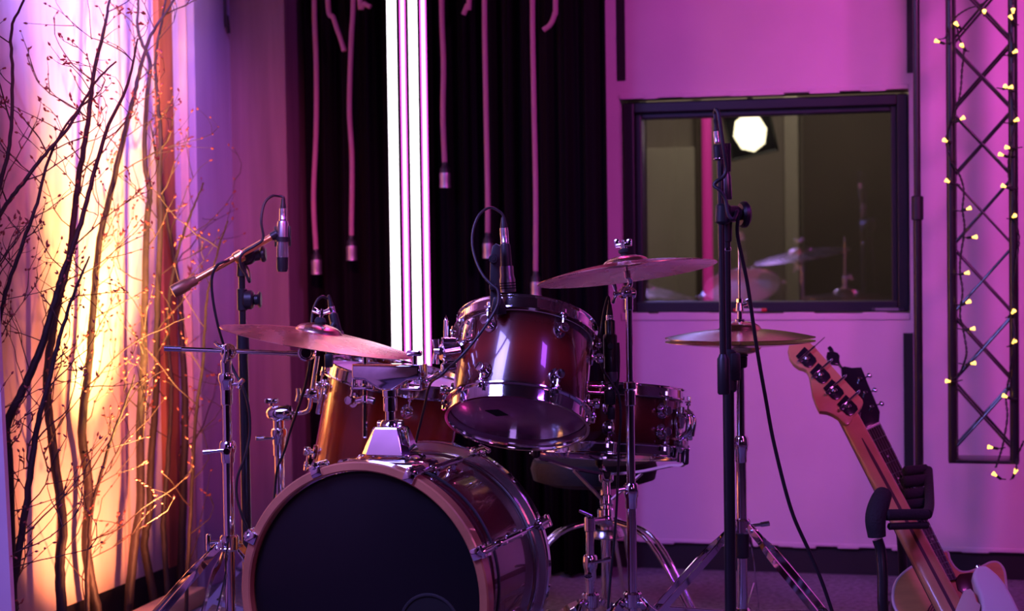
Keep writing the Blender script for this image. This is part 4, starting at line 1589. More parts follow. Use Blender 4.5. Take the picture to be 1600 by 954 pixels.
D9 = 4.13
mt_, mt, mb_ = drum_mic('dark silver drum microphone clipped on the rim of the front tom', (789, 381), (794, 456), D9)
cl = thing('microphone_clamp', 'black plastic microphone clamp gripping the rim of the front tom', 'microphone clamp', P(776, 476, D9 - .05))
m = MB()
aa = [(766, 478), (765, 440), (766, 400), (769, 384), (775, 380), (782, 384), (782, 405), (780, 440), (783, 462), (790, 478), (792, 490), (776, 492)]
m.poly([P(px_, py_, D9 - .035) for px_, py_ in aa], .014, (0, 1, 0), .003)
m.build('arm', BLACKP, cl)
m = MB()
c = P(771, 404, D9 - .05)
m.cyl(c + Vector((0, .01, 0)), c - Vector((0, .012, 0)), .0105, n=22, bev=.002)
m.cyl(c - Vector((0, .010, 0)), c - Vector((0, .014, 0)), .0048, n=14)
m.build('pivot', BLACKP, cl)
m = MB()
m.box(.018, .030, .036, Matrix.Translation(P(775, 476, D9 - .045)) @ Matrix.Rotation(.2, 4, 'Y'), .004)
m.box(.016, .018, .014, Matrix.Translation(P(770, 448, D9 - .05)), .003)
m.build('jaw', BLACKP, cl)
pa_ = [P(780, 330, D9), P(766, 324, D9), P(750, 334, D9 - .01), P(740, 356, D9 - .02), P(738, 382, D9 - .03), P(744, 408, D9 - .045), P(755, 430, D9 - .06), P(768, 444, D9 - .07),
       P(777, 452, D9 - .075), P(779, 466, D9 - .08), P(775, 482, D9 - .085), P(758, 510, D9 - .09), P(735, 540, D9 - .09), P(715, 562, D9 - .09), P(700, 575, D9 - .06), P(690, 586, D9 - .05), P(672, 600, D9 + .06), P(662, 640, D9 + .12), P(652, 680, D9 + .13), P(650, 690, D9 + .12)]
xlr_cable('microphone_cable', 'black cable arching from the top of the front tom microphone', mt, mt - mb_, pa_, .0030, .036, .0098)

D10 = 4.56
mt_, mt, mb_ = drum_mic('drum microphone half hidden behind the left crash cymbal', (520, 490), (534, 551), D10)
cl = thing('microphone_clamp', 'black microphone clamp on the rim of the hanging tom', 'microphone clamp', P(516, 562, D10))
m = MB()
m.tube([P(514, 566, D10 - .02), P(514, 545, D10 - .02), P(516, 520, D10 - .015), P(522, 505, D10 - .01)], .008, 12, 5)
m.box(.020, .024, .034, Matrix.Translation(P(514, 563, D10 - .03)), .004)
m.build('arm', BLACKP, cl)
pa_ = [P(512, 466, D10), P(503, 463, D10 - .01), P(494, 472, D10 - .02), P(488, 492, D10 - .03), P(486, 530, D10 - .05), P(482, 580, D10 - .09), P(470, 625, D10 - .10), P(456, 665, D10 - .06), P(444, 705, D10 - .03),
       P(434, 730, D10 - .02), P(430, 760, D10), P(428, 820, D10), Vector((P(428, 820, D10).x, P(428, 820, D10).y, .02)), Vector((P(420, 820, D10).x, P(428, 820, D10).y + .15, .012))]
xlr_cable('microphone_cable', 'thin black cable running from behind the left crash past the tom stand', mt, mt - mb_, pa_, .0034, .018, .0085)

# snare microphone, upright and black
D11 = 4.26
mt, mb_ = P(953, 500, D11), P(955, 596, D11)
mic = thing('snare_microphone', 'black pencil-shaped microphone standing upright left of the crash stand', 'microphone', mt)
L_ = (mb_ - mt).length
M = frame(mt, mb_ - mt)
MB().lathe([(0, 0), (.0108, 0), (.0118, .003), (.0118, L_ * .45), (.0150, L_ * .62), (.0158, L_ * .80), (.0150, L_ * .84), (0, L_ * .84)], M, 26).build('body', BLACKM, mic)
MB().lathe([(0, L_ * .84), (.0162, L_ * .84), (.0165, L_ * .95), (.0125, L_), (0, L_)], M, 26).build('grille', SATIN, mic)
cl = thing('microphone_clamp', 'black clamp holding the upright snare microphone', 'microphone clamp', P(954, 560, D11))
m = MB()
m.lathe([(.0128, -.026), (.0158, -.028), (.0165, .020), (.0135, .024)], frame(P(953.5, 538, D11), mt - mb_), 24, closed=True)
m.cyl(P(954, 540, D11 - .01), P(954, 540, D11 - .026), .0085, n=18)
m.build('sleeve', BLACKP, cl)
m = MB()
m.tube([P(964, 535, D11), P(965, 565, D11), P(963, 600, D11), P(956, 622, D11), P(952, 640, D11)], .006, 12, 5)
m.box(.026, .022, .036, Matrix.Translation(P(953, 620, D11 - .01)), .005)
m.box(.018, .018, .030, Matrix.Translation(P(955, 645, D11 - .01)), .005)
m.build('arm', BLACKP, cl)
m = MB()
for py_ in (604, 614):
    m.cyl(P(917, py_ - 1, D11 + .01), P(948, py_, D11), .0026, n=10)
m.build('rail', CHROME, cl)
pa_ = [P(950, 464, D11 - .005), P(943, 490, D11 - .01), P(938, 530, D11 - .015), P(938, 560, D11 - .02), P(944, 580, D11 - .025), P(957, 600, D11 - .03), P(967, 618, D11 - .03), P(970, 650, D11 - .03),
       P(967, 700, D11 - .03), P(964, 780, D11 - .02), P(960, 840, D11 - .01), P(954, 900, D11), P(950, 954, D11)]
e = pa_[-1]
pa_ += [Vector((e.x - .01, e.y + .01, .03)), Vector((e.x - .06, e.y + .06, .012)), Vector((e.x - .2, e.y + .12, .012))]
xlr_cable('microphone_cable', 'black cable dropping from the snare microphone to the floor', mt, mt - mb_, pa_, .0030, .012, .0092)

# ------------------------------------------------------------------ branches standing along the side wall
BARK = mat('birch_bark', (.026, .014, .013), .6, var=.45, vscale=30, stretch=(1, 1, .4), bump=.3, bscale=90)
BUD = mat('red_bud', (.26, .055, .04), .55)
TWIG = mat('twig_bark', (.040, .018, .014), .6)


def depth_of(p):
    return (p - CAM).dot(R3 @ Vector((0, 0, -1)))


def branch(px, r0, seed, label, a_off=.07, lean=0.0, dens=1.0, low=.13, d=None, top_ext=0.25):
    rnd = random.Random(seed)
    base = hit_a(px[0][0], px[0][1], A_S + a_off)
    d0 = d or depth_of(base)
    pts = []
    n = len(px)
    for i, (x, y) in enumerate(px):
        q = P(x, y, d0 + lean * i / (n - 1))
        if q.dot(U) < A_S + .045:
            q = hit_a(x, y, A_S + .045)
        pts.append(q)
    if pts[0].z > .02:
        p0 = pts[0]
        pts.insert(0, Vector((p0.x - (pts[1].x - p0.x) * .2, p0.y, .0)))
    if px[-1][1] < 25:
        e = pts[-1] - pts[-2]
        pts.append(pts[-1] + e.normalized() * top_ext)
    path = catmull(pts, 7)
    path = [p + Vector((rnd.gauss(0, .0007), rnd.gauss(0, .001), 0)) for p in path]
    path[0].z = max(path[0].z, .0)
    b = path[0].copy()
    t = thing('birch_branch', label, 'branch', Vector((b.x, b.y, 0)), 'cut branches standing along the left wall')
    rad_ = lambda u: r0 * (1 - u) ** .85 + .0021
    MB().tube(path, rad_, 10).build('stem', BARK, t, smooth=80)
    tw, bd = MB(), MB()
    # lengths along the stem
    L = [0]
    for i in range(1, len(path)):
        L.append(L[-1] + (path[i] - path[i - 1]).length)
    tot = L[-1]

    def at(s):
        for i in range(1, len(path)):
            if L[i] >= s:
                k = (s - L[i - 1]) / max(1e-6, L[i] - L[i - 1])
                return path[i - 1].lerp(path[i], k), (path[i] - path[i - 1]).normalized()
        return path[-1], (path[-1] - path[-2]).normalized()

    def bud(p, dr, s=1.0):
        dr = (dr + Vector((rnd.gauss(0, .4), rnd.gauss(0, .4), rnd.gauss(0, .3)))).normalized()
        l = rnd.uniform(.009, .016) * s
        M = frame(p, dr)
        bd.lathe([(0, 0), (.0022 * s, l * .25), (.0026 * s, l * .55), (0, l)], M, 6)

    def twig(p, dr, length, r, level):
        k = max(4, int(length / .035))
        cur, q = p.copy(), [p.copy()]
        dd = dr.copy()
        for i in range(k):
            dd = (dd + Vector((rnd.gauss(0, .17), rnd.gauss(0, .17), rnd.gauss(.05, .13)))).normalized()
            cur = cur + dd * (length / k)
            if cur.dot(U) < A_S + .05:
                dd = (dd + U * .6).normalized()
                cur = cur + U * (A_S + .05 - cur.dot(U))
            if cur.dot(U) > A_S + .27:
                dd = (dd - U * .5).normalized()
            q.append(cur.copy())
            if level < 2 and rnd.random() < (.30 if level == 0 else .16):
                sdv = Vector((rnd.gauss(0, 1), rnd.gauss(0, .8), rnd.gauss(.3, .5))).normalized()
                twig(cur, (dd * .7 + sdv * .75).normalized(), length * rnd.uniform(.22, .5), r * .7, level + 1)
            if i > 0 and rnd.random() < .42:
                bud(cur, dd, .9)
        tw.tube(q, lambda u: r * (1 - .65 * u), 5)
        bud(cur, dd, 1.1)

    s = tot * low
    while s < tot:
        p, tg = at(s)
        u = s / tot
        if True:
            side = rnd.choice((-1, 1))
            az = Vector((side * rnd.uniform(.5, 1.2), rnd.gauss(0, .7), 0)).normalized()
            el = rnd.uniform(.5, 1.2)
            twig(p, (az + tg * el).normalized(), rnd.uniform(.12, .46) * (1 - .35 * u), rnd.uniform(.0016, .0030) * (1 - .3 * u), 0)
        s += rnd.uniform(.035, .10) / dens
    tw.build('twigs', TWIG, t, smooth=80, kind='stuff')
    bd.build('buds', BUD, t, smooth=80, kind='stuff')
    return t


branch([(151, 954), (136, 866), (138, 756), (128, 685), (132, 620), (138, 575), (146, 474), (156, 372), (174, 297), (194, 211), (209, 151), (221, 101), (236, 55), (262, 15)],
       .0130, 11, 'thick branch crossing the middle of the warm glow, leaning right at its top', .06)
branch([(96, 954), (93, 876), (98, 816), (83, 700), (73, 605), (80, 534), (90, 474), (108, 402), (121, 292), (133, 221), (141, 161), (148, 106), (163, 45), (171, 0)],
       .0125, 12, 'thick bent branch left of the warm glow, bowed to the left at mid height', .08)
branch([(14, 740), (10, 668), (40, 600), (65, 540), (83, 480), (97, 430), (119, 370), (142, 290), (166, 205), (200, 130), (215, 60)],
       .0105, 13, 'slanting branch rising from the lilac board across the glow', .06, dens=.8)
branch([(201, 947), (209, 856), (219, 786), (219, 665), (224, 575), (226, 474), (229, 352), (234, 302), (226, 250), (229, 160), (234, 100), (216, 50), (216, 0)],
       .0120, 14, 'straight branch just right of the glow, its top lit pale', .06, dens=.65, low=.25)
branch([(239, 927), (226, 851), (234, 796), (236, 715), (244, 610), (246, 474), (251, 352), (249, 282), (251, 211), (246, 151), (243, 90), (255, 20)],
       .0110, 15, 'upright branch in front of the red-brown timber strip', .07, dens=.6, low=.3)
branch([(282, 907), (287, 756), (289, 625), (284, 524), (282, 474), (272, 400), (262, 345), (245, 250), (235, 190)],
       .0115, 16, 'rightmost branch, beside the pink and lilac timber return', .06, dens=.65, low=.25)
branch([(20, 930), (40, 796), (55, 685), (75, 600), (95, 520), (118, 452), (140, 400)],
       .0085, 17, 'thin branch at lower left, close to the lilac board', .09)
branch([(-70, 900), (-62, 600), (-40, 420), (0, 335), (35, 287), (70, 241), (106, 201), (126, 166), (151, 126), (181, 96)],
       .0052, 18, 'branch entering from the left edge and rising to the right', .2, d=4.47)
branch([(-60, 900), (-40, 600), (-20, 380), (0, 287), (15, 226), (20, 126), (18, 45), (38, 0)],
       .0050, 19, 'dark branch along the upper left edge', .2, d=4.44, dens=.7)
branch([(-30, 900), (-12, 600), (5, 473), (35, 382), (55, 327), (75, 252), (100, 200), (128, 165)],
       .0048, 20, 'thin branch curving up from the left edge into the pink light', .2, d=4.49, dens=.8)
branch([(136, 900), (139, 850), (143, 796), (171, 695), (192, 640), (211, 585)],
       .0055, 21, 'short thin branch forking right from behind the thick middle branch', .09, dens=.8)
branch([(262, 925), (255, 820), (262, 720), (268, 610), (262, 500), (276, 400), (300, 330), (318, 285)],
       .0070, 22, 'thin branch leaning right across the pink timber edge', .10, dens=.55, low=.4)
branch([(292, 915), (300, 760), (306, 650), (318, 560), (322, 480), (338, 400), (356, 345)],
       .0040, 23, 'small sprig with red buds in front of the purple return', .22, dens=.8)

# ------------------------------------------------------------------ lattice truss with fairy lights on the right
DT = 5.25
ta, tb = ab(P(1487, 400, DT))
ta2 = ab(hit_b(1584, 400, tb))[0]
zb = P(1487, 722, DT).z
tr = thing('lattice_truss', 'black metal lattice truss hanging at the right with fairy lights', 'truss', RM((ta + ta2) / 2, tb + .06, zb))
TD = .105
rc = .0132
for a_ in (ta, ta2):
    for b_ in (tb, tb + TD):
        MB().cyl(RM(a_, b_, zb), RM(a_, b_, CEIL), rc, n=20, bev=.002).build('chord', BLACKM, tr)
zn = [P(1487, y_, DT).z for y_ in (705, 598, 492, 385, 278, 173, 68)]
stp = zn[1] - zn[0]
while zn[-1] + stp < CEIL - .02 and len(zn) < 12:
    zn.append(zn[-1] + stp)
for i in range(len(zn) - 1):
    for (p0, p1) in (((ta, tb), (ta2, tb)), ((ta, tb + TD), (ta2, tb + TD)), ((ta, tb), (ta, tb + TD)), ((ta2, tb), (ta2, tb + TD))):
        for s in (0, 1):
            A_, B_ = RM(*p0, zn[i + s]), RM(*p1, zn[i + 1 - s])
            MB().cyl(A_, B_, .0036, n=8).build('brace', BLACKM, tr)
m = MB()
m.rbox(ta - .012, ta2 + .012, tb - .010, tb + TD + .010, zb - .004, zb + .006, .002)
m.build('end_plate', BLACKM, tr)

GLOW = mat('fairy_light_glow', (1, .8, .35), .4, emit=(1, .55, .07), es=3.2)
fl = thing('fairy_lights', 'string of small yellow fairy lights wound round the truss', 'string lights', RM(ta, tb - .03, CEIL))
WIRE = mat('dark_green_wire', (.010, .014, .010), .5)
bw = tb - .020
def H(x, y, o=0.0):
    return hit_b(x, y, bw + o)
def strand(pts, nm='wire'):
    q = catmull([H(x, y, .012 * math.sin(k * 2.1)) for k, (x, y) in enumerate(pts)], 8)
    m = MB()
    for ph in (0, PI):                        # two twisted leads
        out = []
        for i, p in enumerate(q):
            a = i * 1.3 + ph
            out.append(p + U * (.0022 * math.cos(a)) + V * (.0022 * math.sin(a)))
        m.tube(out, .0017, 6)
    m.build(nm, WIRE, fl)
strand([(1560, -20), (1538, 4), (1512, 14), (1494, 26), (1482, 42), (1478, 58), (1466, 62)])
strand([(1494, 34), (1499, 60), (1506, 78), (1503, 110), (1501, 140), (1496, 165), (1486, 190), (1479, 214), (1481, 236), (1490, 258), (1500, 275), (1506, 298), (1504, 325), (1507, 352), (1506, 368), (1501, 400), (1500, 425), (1504, 455), (1500, 490), (1505, 515), (1510, 545), (1508, 562), (1498, 585), (1484, 594)])
strand([(1583, -15), (1582, 22), (1578, 48), (1585, 80), (1580, 110), (1577, 135), (1585, 165), (1588, 190), (1580, 220), (1576, 250), (1577, 285), (1584, 310), (1584, 338), (1592, 370), (1588, 410), (1584, 450), (1584, 488), (1585, 533), (1578, 580), (1572, 620), (1574, 650), (1568, 690), (1562, 712), (1556, 730)])
strand([(1600, 688), (1590, 712), (1588, 735)])
bulbs = [(1463, 64, -1), (1494, 37, -.4), (1503, 71, -.3), (1538, 18, 0), (1583, 16, 0), (1579, 26, -.3), (1587, 80, .6), (1571, 135, -.4), (1580, 136, .6), (1476, 219, -.4), (1505, 184, .8),
         (1479, 282, -.7), (1515, 325, 1), (1524, 370, 1), (1512, 426, 1), (1514, 471, 1), (1585, 337, .3), (1589, 187, .8), (1573, 230, -1), (1563, 241, -1), (1567, 290, -1), (1584, 486, .2),
         (1521, 513, 1), (1522, 567, 1), (1480, 595, -.9), (1585, 533, .2), (1569, 618, -.9), (1546, 698, -1), (1553, 740, -.5), (1587, 735, .2)]
rnd = random.Random(5)
for (x, y, s) in bulbs:
    p = H(x, y, -.012)
    dr = (U * s + Z * rnd.uniform(.1, .5) - V * rnd.uniform(.1, .5)).normalized()
    M = frame(p - dr * .010, dr)
    bu = MB().lathe([(0, 0), (.0030, .0005), (.0034, .005), (.0058, .012), (.0060, .014), (.0026, .0115), (0, .010)], M, 12).build('bulb', GLOW, fl)
    MB().lathe([(.0022, -.016), (.0038, -.014), (.0040, .001), (0, .001)], M, 10).build('bulb_socket', WIRE, bu)
    # short lead back to the strand
    MB().tube([p - dr * .024, p - dr * .036 + Z * .006 - U * (s * .010)], .0017, 6).build('lead', WIRE, bu)

# black lighting pole behind the guitars
b0 = P(1434, 400, 5.30)
x, y = b0.x, b0.y
lp = thing('lighting_stand', 'tall thin black pole standing behind the guitars by the window', 'lighting stand', (x, y, 0))
MB().cyl((x, y, .02), (x, y, 1.15), .0125, n=22).build('lower_tube', BLACKM, lp)
MB().cyl((x, y, 1.12), (x, y, 2.35), .0100, n=22).build('upper_tube', BLACKM, lp)
MB().cyl((x, y, 2.33), (x, y, 2.42), .0145, n=20).build('spigot', BLACKM, lp)
MB().cyl((x, y, 1.10), (x, y, 1.17), .017, n=20, bev=.003).build('clutch', BLACKP, lp)
MB().lathe([(0, 0), (.11, 0), (.115, .006), (.11, .014), (.03, .022), (0, .022)], Matrix.Translation((x, y, 0)), 40).build('base', BLACKM, lp)

# ------------------------------------------------------------------ guitars on a padded stand
LEAN = rad(42)
GN = Vector((0, -math.cos(LEAN), math.sin(LEAN)))
GP = P(1290, 600, 4.78)
GK = GN.dot(GP)
def G(x, y, off=0.0):
    """point on the plane of the leaning bass seen at a pixel; off lifts it towards the camera"""
    return hit(x, y, GN, GK + off)
MAPLE = mat('satin_maple', (.50, .26, .11), .38, 0, .4, var=.12, vscale=4, stretch=(3, 3, 3))
WALNUT = mat('dark_walnut', (.05, .016, .012), .45)
ROSEW = mat('rosewood', (.020, .012, .012), .45, var=.3, vscale=20)
WHITEL = mat('white_lacquer', (.70, .62, .62), .25, 0, .6)
CREAM = mat('cream_cover', (.60, .52, .40), .5)
SPRUCE = mat('amber_spruce', (.55, .26, .09), .35, 0, .5, var=.1, vscale=12, stretch=(1, 8, 1))
DARKW = mat('dark_brown_lacquer', (.045, .018, .012), .3, 0, .5)
BIND = mat('pale_binding', (.55, .42, .42), .4)
BLKG = mat('black_gloss_lacquer', (.012, .010, .016), .2, 0, .6)
STEEL = mat('string_steel', (.7, .7, .72), .3, 1.0)
BONE = mat('bone_nut', (.75, .68, .66), .5)

bg = thing('bass_guitar', 'bass guitar seen from the back, maple neck with dark centre stripe, white body', 'guitar', G(1500, 940))
c8 = lambda pts: [(1230 + x / 5.965, 520 + y / 5.965) for x, y in pts]
ol = c8([(5, 170), (15, 120), (50, 88), (110, 73), (170, 80), (215, 108), (260, 150), (340, 240), (470, 385), (560, 480), (660, 590), (700, 635), (707, 660), (695, 695), (660, 742),
         (615, 790), (600, 830), (575, 862), (545, 868), (510, 840), (470, 800), (420, 770), (370, 750), (300, 742), (272, 690), (235, 590), (215, 470), (202, 400), (180, 362), (150, 345), (110, 335), (60, 300), (22, 245)])
MB().poly([G(x, y, .008) for x, y in ol], .016, GN, .003).build('headstock', MAPLE, bg)
# neck: rounded back towards the camera
nL, nR = [(1310, 652), (1464, 954), (1478, 982)], [(1340, 645), (1509, 954), (1525, 982)]
def lift(pts, zmin):
    up = Vector((0, math.sin(LEAN), math.cos(LEAN)))
    return [p + up * (max(0, zmin - p.z) / up.z) for p in pts]
def lerp2(a, k):
    return (a[0][0] + (a[1][0] - a[0][0]) * k, a[0][1] + (a[1][1] - a[0][1]) * k)
secs = []
for i in range(14):
    k = i / 13 * 1.09
    l, r = G(*lerp2(nL, k)), G(*lerp2(nR, k))
    c, w_ = (l + r) / 2, (r - l) / 2
    sec = []
    for j in range(15):
        a = PI * j / 14
        sec.append(c - w_ * math.cos(a) + GN * (.001 + .0155 * math.sin(a) ** .8 * min(1, .55 + k)))
    sec += [r - GN * .006, l - GN * .006]
    secs.append(sec)
m = MB()
loft(m, secs)
m.build('neck', MAPLE, bg, smooth=50)
m = MB()
loft(m, [[s_[0] - GN * .0062, s_[14] - GN * .0062, s_[14] - GN * .012, s_[0] - GN * .012] for s_ in secs])
m.build('fingerboard', ROSEW, bg, smooth=0)
# centre stripe let into the back of the neck
m = MB()
st_ = []
for i in range(30):
    k = .13 + (1.06 - .13) * i / 29
    l, r = G(*lerp2(nL, k)), G(*lerp2(nR, k))
    c = (l + r) / 2 - (r - l).normalized() * .0005
    h_ = .001 + .0155 * min(1, .55 + k)
    wd = .0042 * min(1, .35 + i / 5)
    x_ = (r - l).normalized()
    st_.append([c - x_ * wd + GN * (h_ - .0006), c - x_ * wd + GN * (h_ + .0004), c + x_ * wd + GN * (h_ + .0004), c + x_ * wd + GN * (h_ - .0006)])
loft(m, st_)
m.build('skunk_stripe', WALNUT, bg, smooth=0)
# four open-gear tuners
for (bx, by, kx, ky, kn) in ((180, 225, 350, 40, 1), (310, 375, 400, 258, 0), (435, 525, 530, 408, 0), (565, 672, 655, 553, 0)):
    C = lambda x, y, o: G(1230 + (bx + x) / 5.965, 520 + (by + y) / 5.965, o)
    m = MB()
    m.poly([C(x, y, .018) for x, y in ((-100, -10), (-20, -95), (20, -60), (85, 10), (95, 40), (55, 85), (20, 98), (-15, 85), (-60, 40))], .004, GN, .0012)
    t_ = m.build('tuner', BLKG, bg)
    m = MB()
    g = C(0, 15, .020)
    m.cyl(g, g + GN * .006, .0082, n=20, bev=.001)
    m.cyl(g + GN * .006, g + GN * .010, .0042, n=14)
    m.build('gear', CHROME, t_)
    m = MB()
    e_ = G(1230 + kx / 5.965, 520 + ky / 5.965, .026)
    s_ = C(-80, 38, .026)
    if kn:
        mid_ = s_.lerp(e_, .62)
        m.cyl(s_, mid_, .0030, n=12)
        m.cyl(mid_, e_, .0012, n=8)
    else:
        m.cyl(s_, e_, .0030, n=12)
    m.cyl(s_ - GN * .004 + (e_ - s_) * .02, s_.lerp(e_, .40) , .0042, n=12)
    m.build('worm_shaft', CHROME, t_)
    # the tuner key stands edge-on at the end of its shaft
    if not kn:
        kd = (e_ - s_).normalized()
        m = MB()
        m.sphere(e_ + kd * .004 - GN * .004, .0075, 14, (1.0, .42, 1.15), frame((0, 0, 0), GN, kd))
        m.build('key', CHROME, t_)
z7 = lambda pts: [(1380 + x / 7.118, 820 + y / 7.118) for x, y in pts]
body = z7([(985, 600), (990, 560), (1015, 510), (1060, 482), (1130, 480), (1190, 520), (1270, 590), (1350, 690), (1430, 830), (1490, 954), (1560, 1130), (1600, 1330), (1560, 1500), (1440, 1580),
           (1200, 1600), (940, 1600), (700, 1560), (610, 1450), (620, 1330), (690, 1230), (700, 1160), (760, 1130), (900, 1160), (1010, 1140), (1075, 1060), (1085, 954), (1075, 880), (1055, 800), (1010, 700)])
print('body z', [round(G(x, y, .0).z, 3) for x, y in body], file=sys.stderr)
MB().poly(lift([G(x, y, .004) for x, y in body], .035), .036, GN, .010, 4).build('body', WHITEL, bg, smooth=60)
hp = z7([(865, 800), (890, 752), (960, 735), (1000, 780), (1030, 880), (1075, 915), (1060, 1000), (1000, 1080), (860, 1100), (780, 1000)])
MB().poly([G(x, y, .004) for x, y in hp], .030, GN, .004, 2).build('heel_cover', CREAM, bg)
sb = G(1566, 912, .022)
MB().cyl(G(1530, 889, .0), G(1527, 884, .0), .006, n=14).build('strap_button', CHROME, bg)

# acoustic guitar behind it
def A(x, y, off=0.0):
    return hit(x, y, GN, GK - .125 + off)
ag = thing('acoustic_guitar', 'acoustic guitar with black headstock and amber cutaway body, behind the bass', 'guitar', A(1470, 940))
bo_ = z7([(370, 450), (300, 478), (200, 560), (140, 640), (113, 740), (113, 850), (150, 954), (230, 1060), (250, 1150), (190, 1260), (150, 1380), (230, 1500), (500, 1560), (900, 1560), (1250, 1540), (1420, 1420), (1480, 1250), (1420, 1100), (1400, 954),
          (1375, 800), (1362, 640), (1345, 520), (1310, 450), (1260, 415), (1190, 420), (1110, 460), (1010, 505), (930, 525), (850, 515), (780, 455), (735, 380), (700, 300), (560, 360)])
bo3 = catmull([A(x, y) for x, y in bo_ + bo_[:1]], 4)[:-1]
bo3 = lift(bo3, .085)
m = MB()
m.poly([p - GN * .045 for p in bo3], .088, GN, .004, 2)
m.build('body', DARKW, ag, smooth=60)
MB().poly([p + GN * .001 for p in bo3], .004, GN, .001, 1).build('soundboard', SPRUCE, ag)
MB().tube(bo3 + bo3[:2], .0042, 8, cap=False).build('binding', BIND, ag)
shd = z7([(800, 600), (850, 545), (960, 530), (1010, 530), (985, 640), (1010, 760), (900, 770), (830, 720)])
MB().poly([A(x, y, .0045) for x, y in shd], .003, GN, .001).build('fingerboard_shadow', DARKW, ag)  # shadow of the fingerboard on the soundboard, modelled as a thin dark piece
sc0 = A(1490, 968, .0042)
gx = (A(1500, 968, .0042) - sc0).normalized()
M = frame(sc0, GN, gx)
for r_ in (.050, .056, .062):
    MB().lathe([(r_, 0), (r_ + .0026, 0), (r_ + .0026, .0016), (r_, .0016)], M, 48, closed=True).build('rosette_ring', DARKW, ag)
MB().lathe([(0, .0002), (.046, .0002), (.046, .0016), (0, .0016)], M, 40).build('sound_hole', BLK, ag)
hd = c8([(500, 332), (530, 322), (600, 336), (690, 330), (720, 400), (750, 480), (810, 620), (862, 745), (855, 835), (730, 900), (690, 850), (650, 775), (600, 690), (560, 600), (520, 500)])
MB().poly([A(x, y, .002) for x, y in hd], .015, GN, .003).build('headstock', BLKG, ag)
fL, fR = [(1352.5, 671), (1466, 912)], [(1374.5, 660.5), (1495, 905)]
l0, r0_, l1, r1_ = A(*fL[0], .010), A(*fR[0], .010), A(*fL[1], .010), A(*fR[1], .010)
MB().poly([l0, r0_, r1_, l1], .007, GN, .001).build('fingerboard', ROSEW, ag)
# neck wood under the fingerboard
MB().poly([l0 - GN * .012, r0_ - GN * .012, r0_.lerp(r1_, .66) - GN * .012, l0.lerp(l1, .66) - GN * .012], .018, GN, .006, 3).build('neck', DARKW, ag)
MB().cyl(A(1352.5, 671, .014), A(1374.5, 660.5, .014), .0040, n=10).build('nut', BONE, ag)
for k in range(1, 18):
    u = (1 - 2 ** (-k / 12)) / (1 - 2 ** (-18 / 12))
    MB().cyl(l0.lerp(l1, u) + GN * .004, r0_.lerp(r1_, u) + GN * .004, .0012, n=6).build('fret', STEEL, ag)
for k in (3, 5, 7, 9, 12):
    u = (1 - 2 ** (-(k - .5) / 12)) / (1 - 2 ** (-18 / 12))
    c = l0.lerp(l1, u).lerp(r0_.lerp(r1_, u), .5 if k < 9 else .74)
    MB().cyl(c + GN * .003, c + GN * .0042, .0032, n=12).build('dot_inlay', BONE, ag)
for k in range(6):
    u = .1 + .8 * k / 5
    MB().cyl(l0.lerp(r0_, u) + GN * .0075, l1.lerp(r1_, u) + GN * .0075, .0007, n=5).build('string', STEEL, ag)
# tuners: posts on the face, keys at both sides
for (x, y) in ((675, 440), (725, 568), (785, 700), (665, 762)):
    p = A(1230 + x / 5.965, 520 + y / 5.965, .010)
    MB().cyl(p, p + GN * .010, .0052, n=16).build('string_post', CHROME, ag)
for (x0_, y0_, x1_, y1_, mm_) in ((735, 412, 766, 394, CHROME), (778, 548, 818, 530, CHROME), (832, 672, 880, 657, CHROME2)):
    p, q = A(1230 + x0_ / 5.965, 520 + y0_ / 5.965, -.002), A(1230 + x1_ / 5.965, 520 + y1_ / 5.965, -.002)
    tk = MB().cyl(p - (q - p) * .6, q, .0024, n=10).build('tuner_shaft', CHROME, ag)
    MB().sphere(q, .0080, 16, (.75, 1, .62), frame((0, 0, 0), GN, q - p)).build('key', mm_, tk)
ky_ = c8([(372, 182), (420, 170), (470, 188), (490, 215), (486, 255), (492, 285), (470, 302), (410, 292), (372, 265), (362, 225)])
p, q = A(1230 + 545 / 5.965, 520 + 370 / 5.965), A(1230 + 470 / 5.965, 520 + 280 / 5.965)
tk = MB().cyl(p, q, .0036, n=12).build('tuner_shaft', BLKG, ag)
MB().poly([A(x, y, .0) for x, y in ky_], .008, GN, .003, 3).build('key', BLKG, tk)
k2 = c8([(375, 140), (400, 122), (425, 150), (440, 185), (405, 190)])
p, q = A(1230 + 560 / 5.965, 520 + 420 / 5.965, -.012), A(1230 + 420 / 5.965, 520 + 170 / 5.965, -.012)
tk = MB().cyl(p, q, .0030, n=12).build('tuner_shaft', BLKG, ag)
MB().poly([A(x, y, -.012) for x, y in k2], .008, GN, .002, 2).build('key', BLKG, tk)

# padded stand
gs = thing('guitar_stand', 'black guitar stand with foam-padded neck rests', 'guitar stand', P(1400, 1070, 4.4))
gs.location.z = 0
XF[gs.name] = Matrix.Translation((gs.location.x, gs.location.y, 0))
gs.matrix_world = XF[gs.name]
DG = 4.36
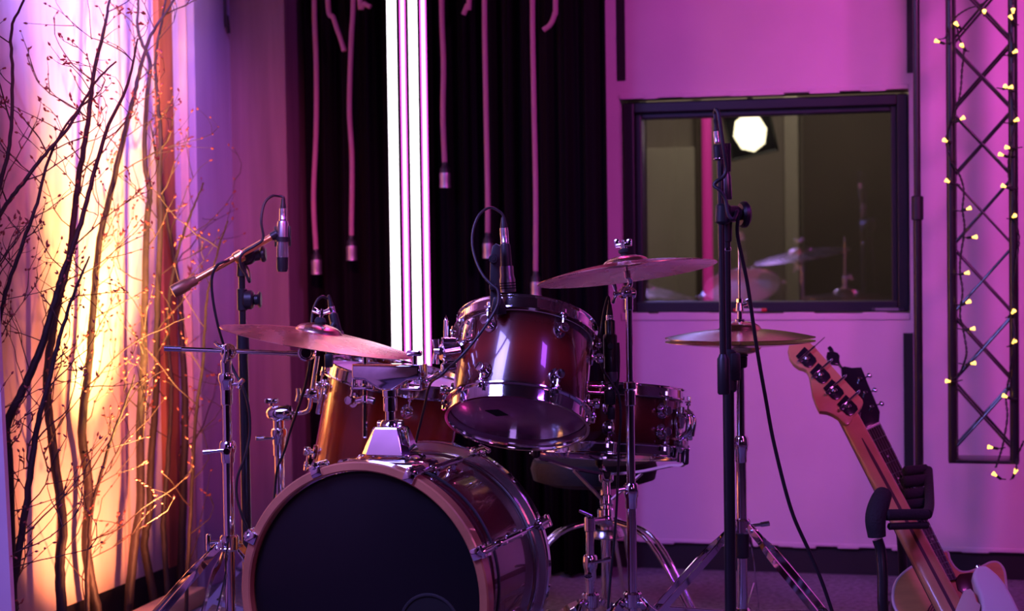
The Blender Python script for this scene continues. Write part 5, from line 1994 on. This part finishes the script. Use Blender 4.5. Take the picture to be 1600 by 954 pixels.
# front yoke: elbow pad, bars in front of the bass neck
MB().tube([P(1370, 838, DG), P(1368, 810, DG), P(1374, 786, DG + .02), P(1380, 772, DG + .05)], lambda u: .021 + .004 * math.sin(PI * u), 20, 6).build('elbow_pad', FOAM, gs)
MB().cyl(P(1383, 804, DG), P(1450, 803, DG + .04), .0135, n=22, bev=.004).build('front_pad', FOAM, gs)
MB().cyl(P(1388, 822, DG), P(1450, 820, DG + .04), .0085, n=20, bev=.003).build('front_bar', RUBBER, gs)
# rolls stepping back behind the bass neck
for (xa, xb, yy, r_, dd_) in ((1412, 1449, 735, .0125, 4.70), (1410, 1453, 752, .0150, 4.66), (1412, 1450, 772, .0150, 4.62), (1408, 1450, 788, .0130, 4.58)):
    MB().cyl(P(xa, yy + 1, dd_), P(xb, yy - 3, dd_ + .02), r_, n=22, bev=.004).build('neck_roll', FOAM, gs)
MB().tube([P(1449, 803, DG + .04), P(1452, 790, 4.50), P(1452, 770, 4.60), P(1450, 734, 4.72)], .012, 14, 5).build('side_pad', FOAM, gs)
# tubular frame to the floor
e0 = P(1380, 954, DG - .02)
f0 = Vector((e0.x + .01, e0.y - .02, .014))
MB().tube([P(1371, 842, DG), P(1376, 860, DG), P(1379, 900, DG - .01), e0, f0], .0128, 16, 6).build('front_leg', BLACKM, gs)
e1 = P(1411, 890, DG + .55)
f1 = Vector((e1.x + .005, e1.y + .0, .014))
MB().tube([P(1407, 826, DG + .45), P(1409, 850, DG + .50), e1, f1], .0125, 16, 5).build('rear_leg', BLACKM, gs)
MB().tube([f0 + Vector((-.05, .0, 0)), f0, f0 + Vector((.30, -.02, 0)), f0 + Vector((.55, -.02, 0))], .0125, 14, 4).build('foot_bar', BLACKM, gs)
MB().tube([f1, f1 + Vector((.3, .04, 0)), f1 + Vector((.55, .05, 0))], .0125, 14, 4).build('foot_bar', BLACKM, gs)
for p_ in (f0 + Vector((-.055, 0, 0)), f0 + Vector((.555, -.02, 0)), f1 + Vector((.555, .05, 0))):
    MB().sphere(p_, .0165, 14).build('rubber_foot', RUBBER, gs)
for u in (.25, .7):
    a_, b_ = f0.lerp(f0 + Vector((.55, -.02, 0)), u), f1.lerp(f1 + Vector((.55, .05, 0)), u)
    MB().cyl(a_, b_, .009, n=12).build('cross_bar', BLACKM, gs)
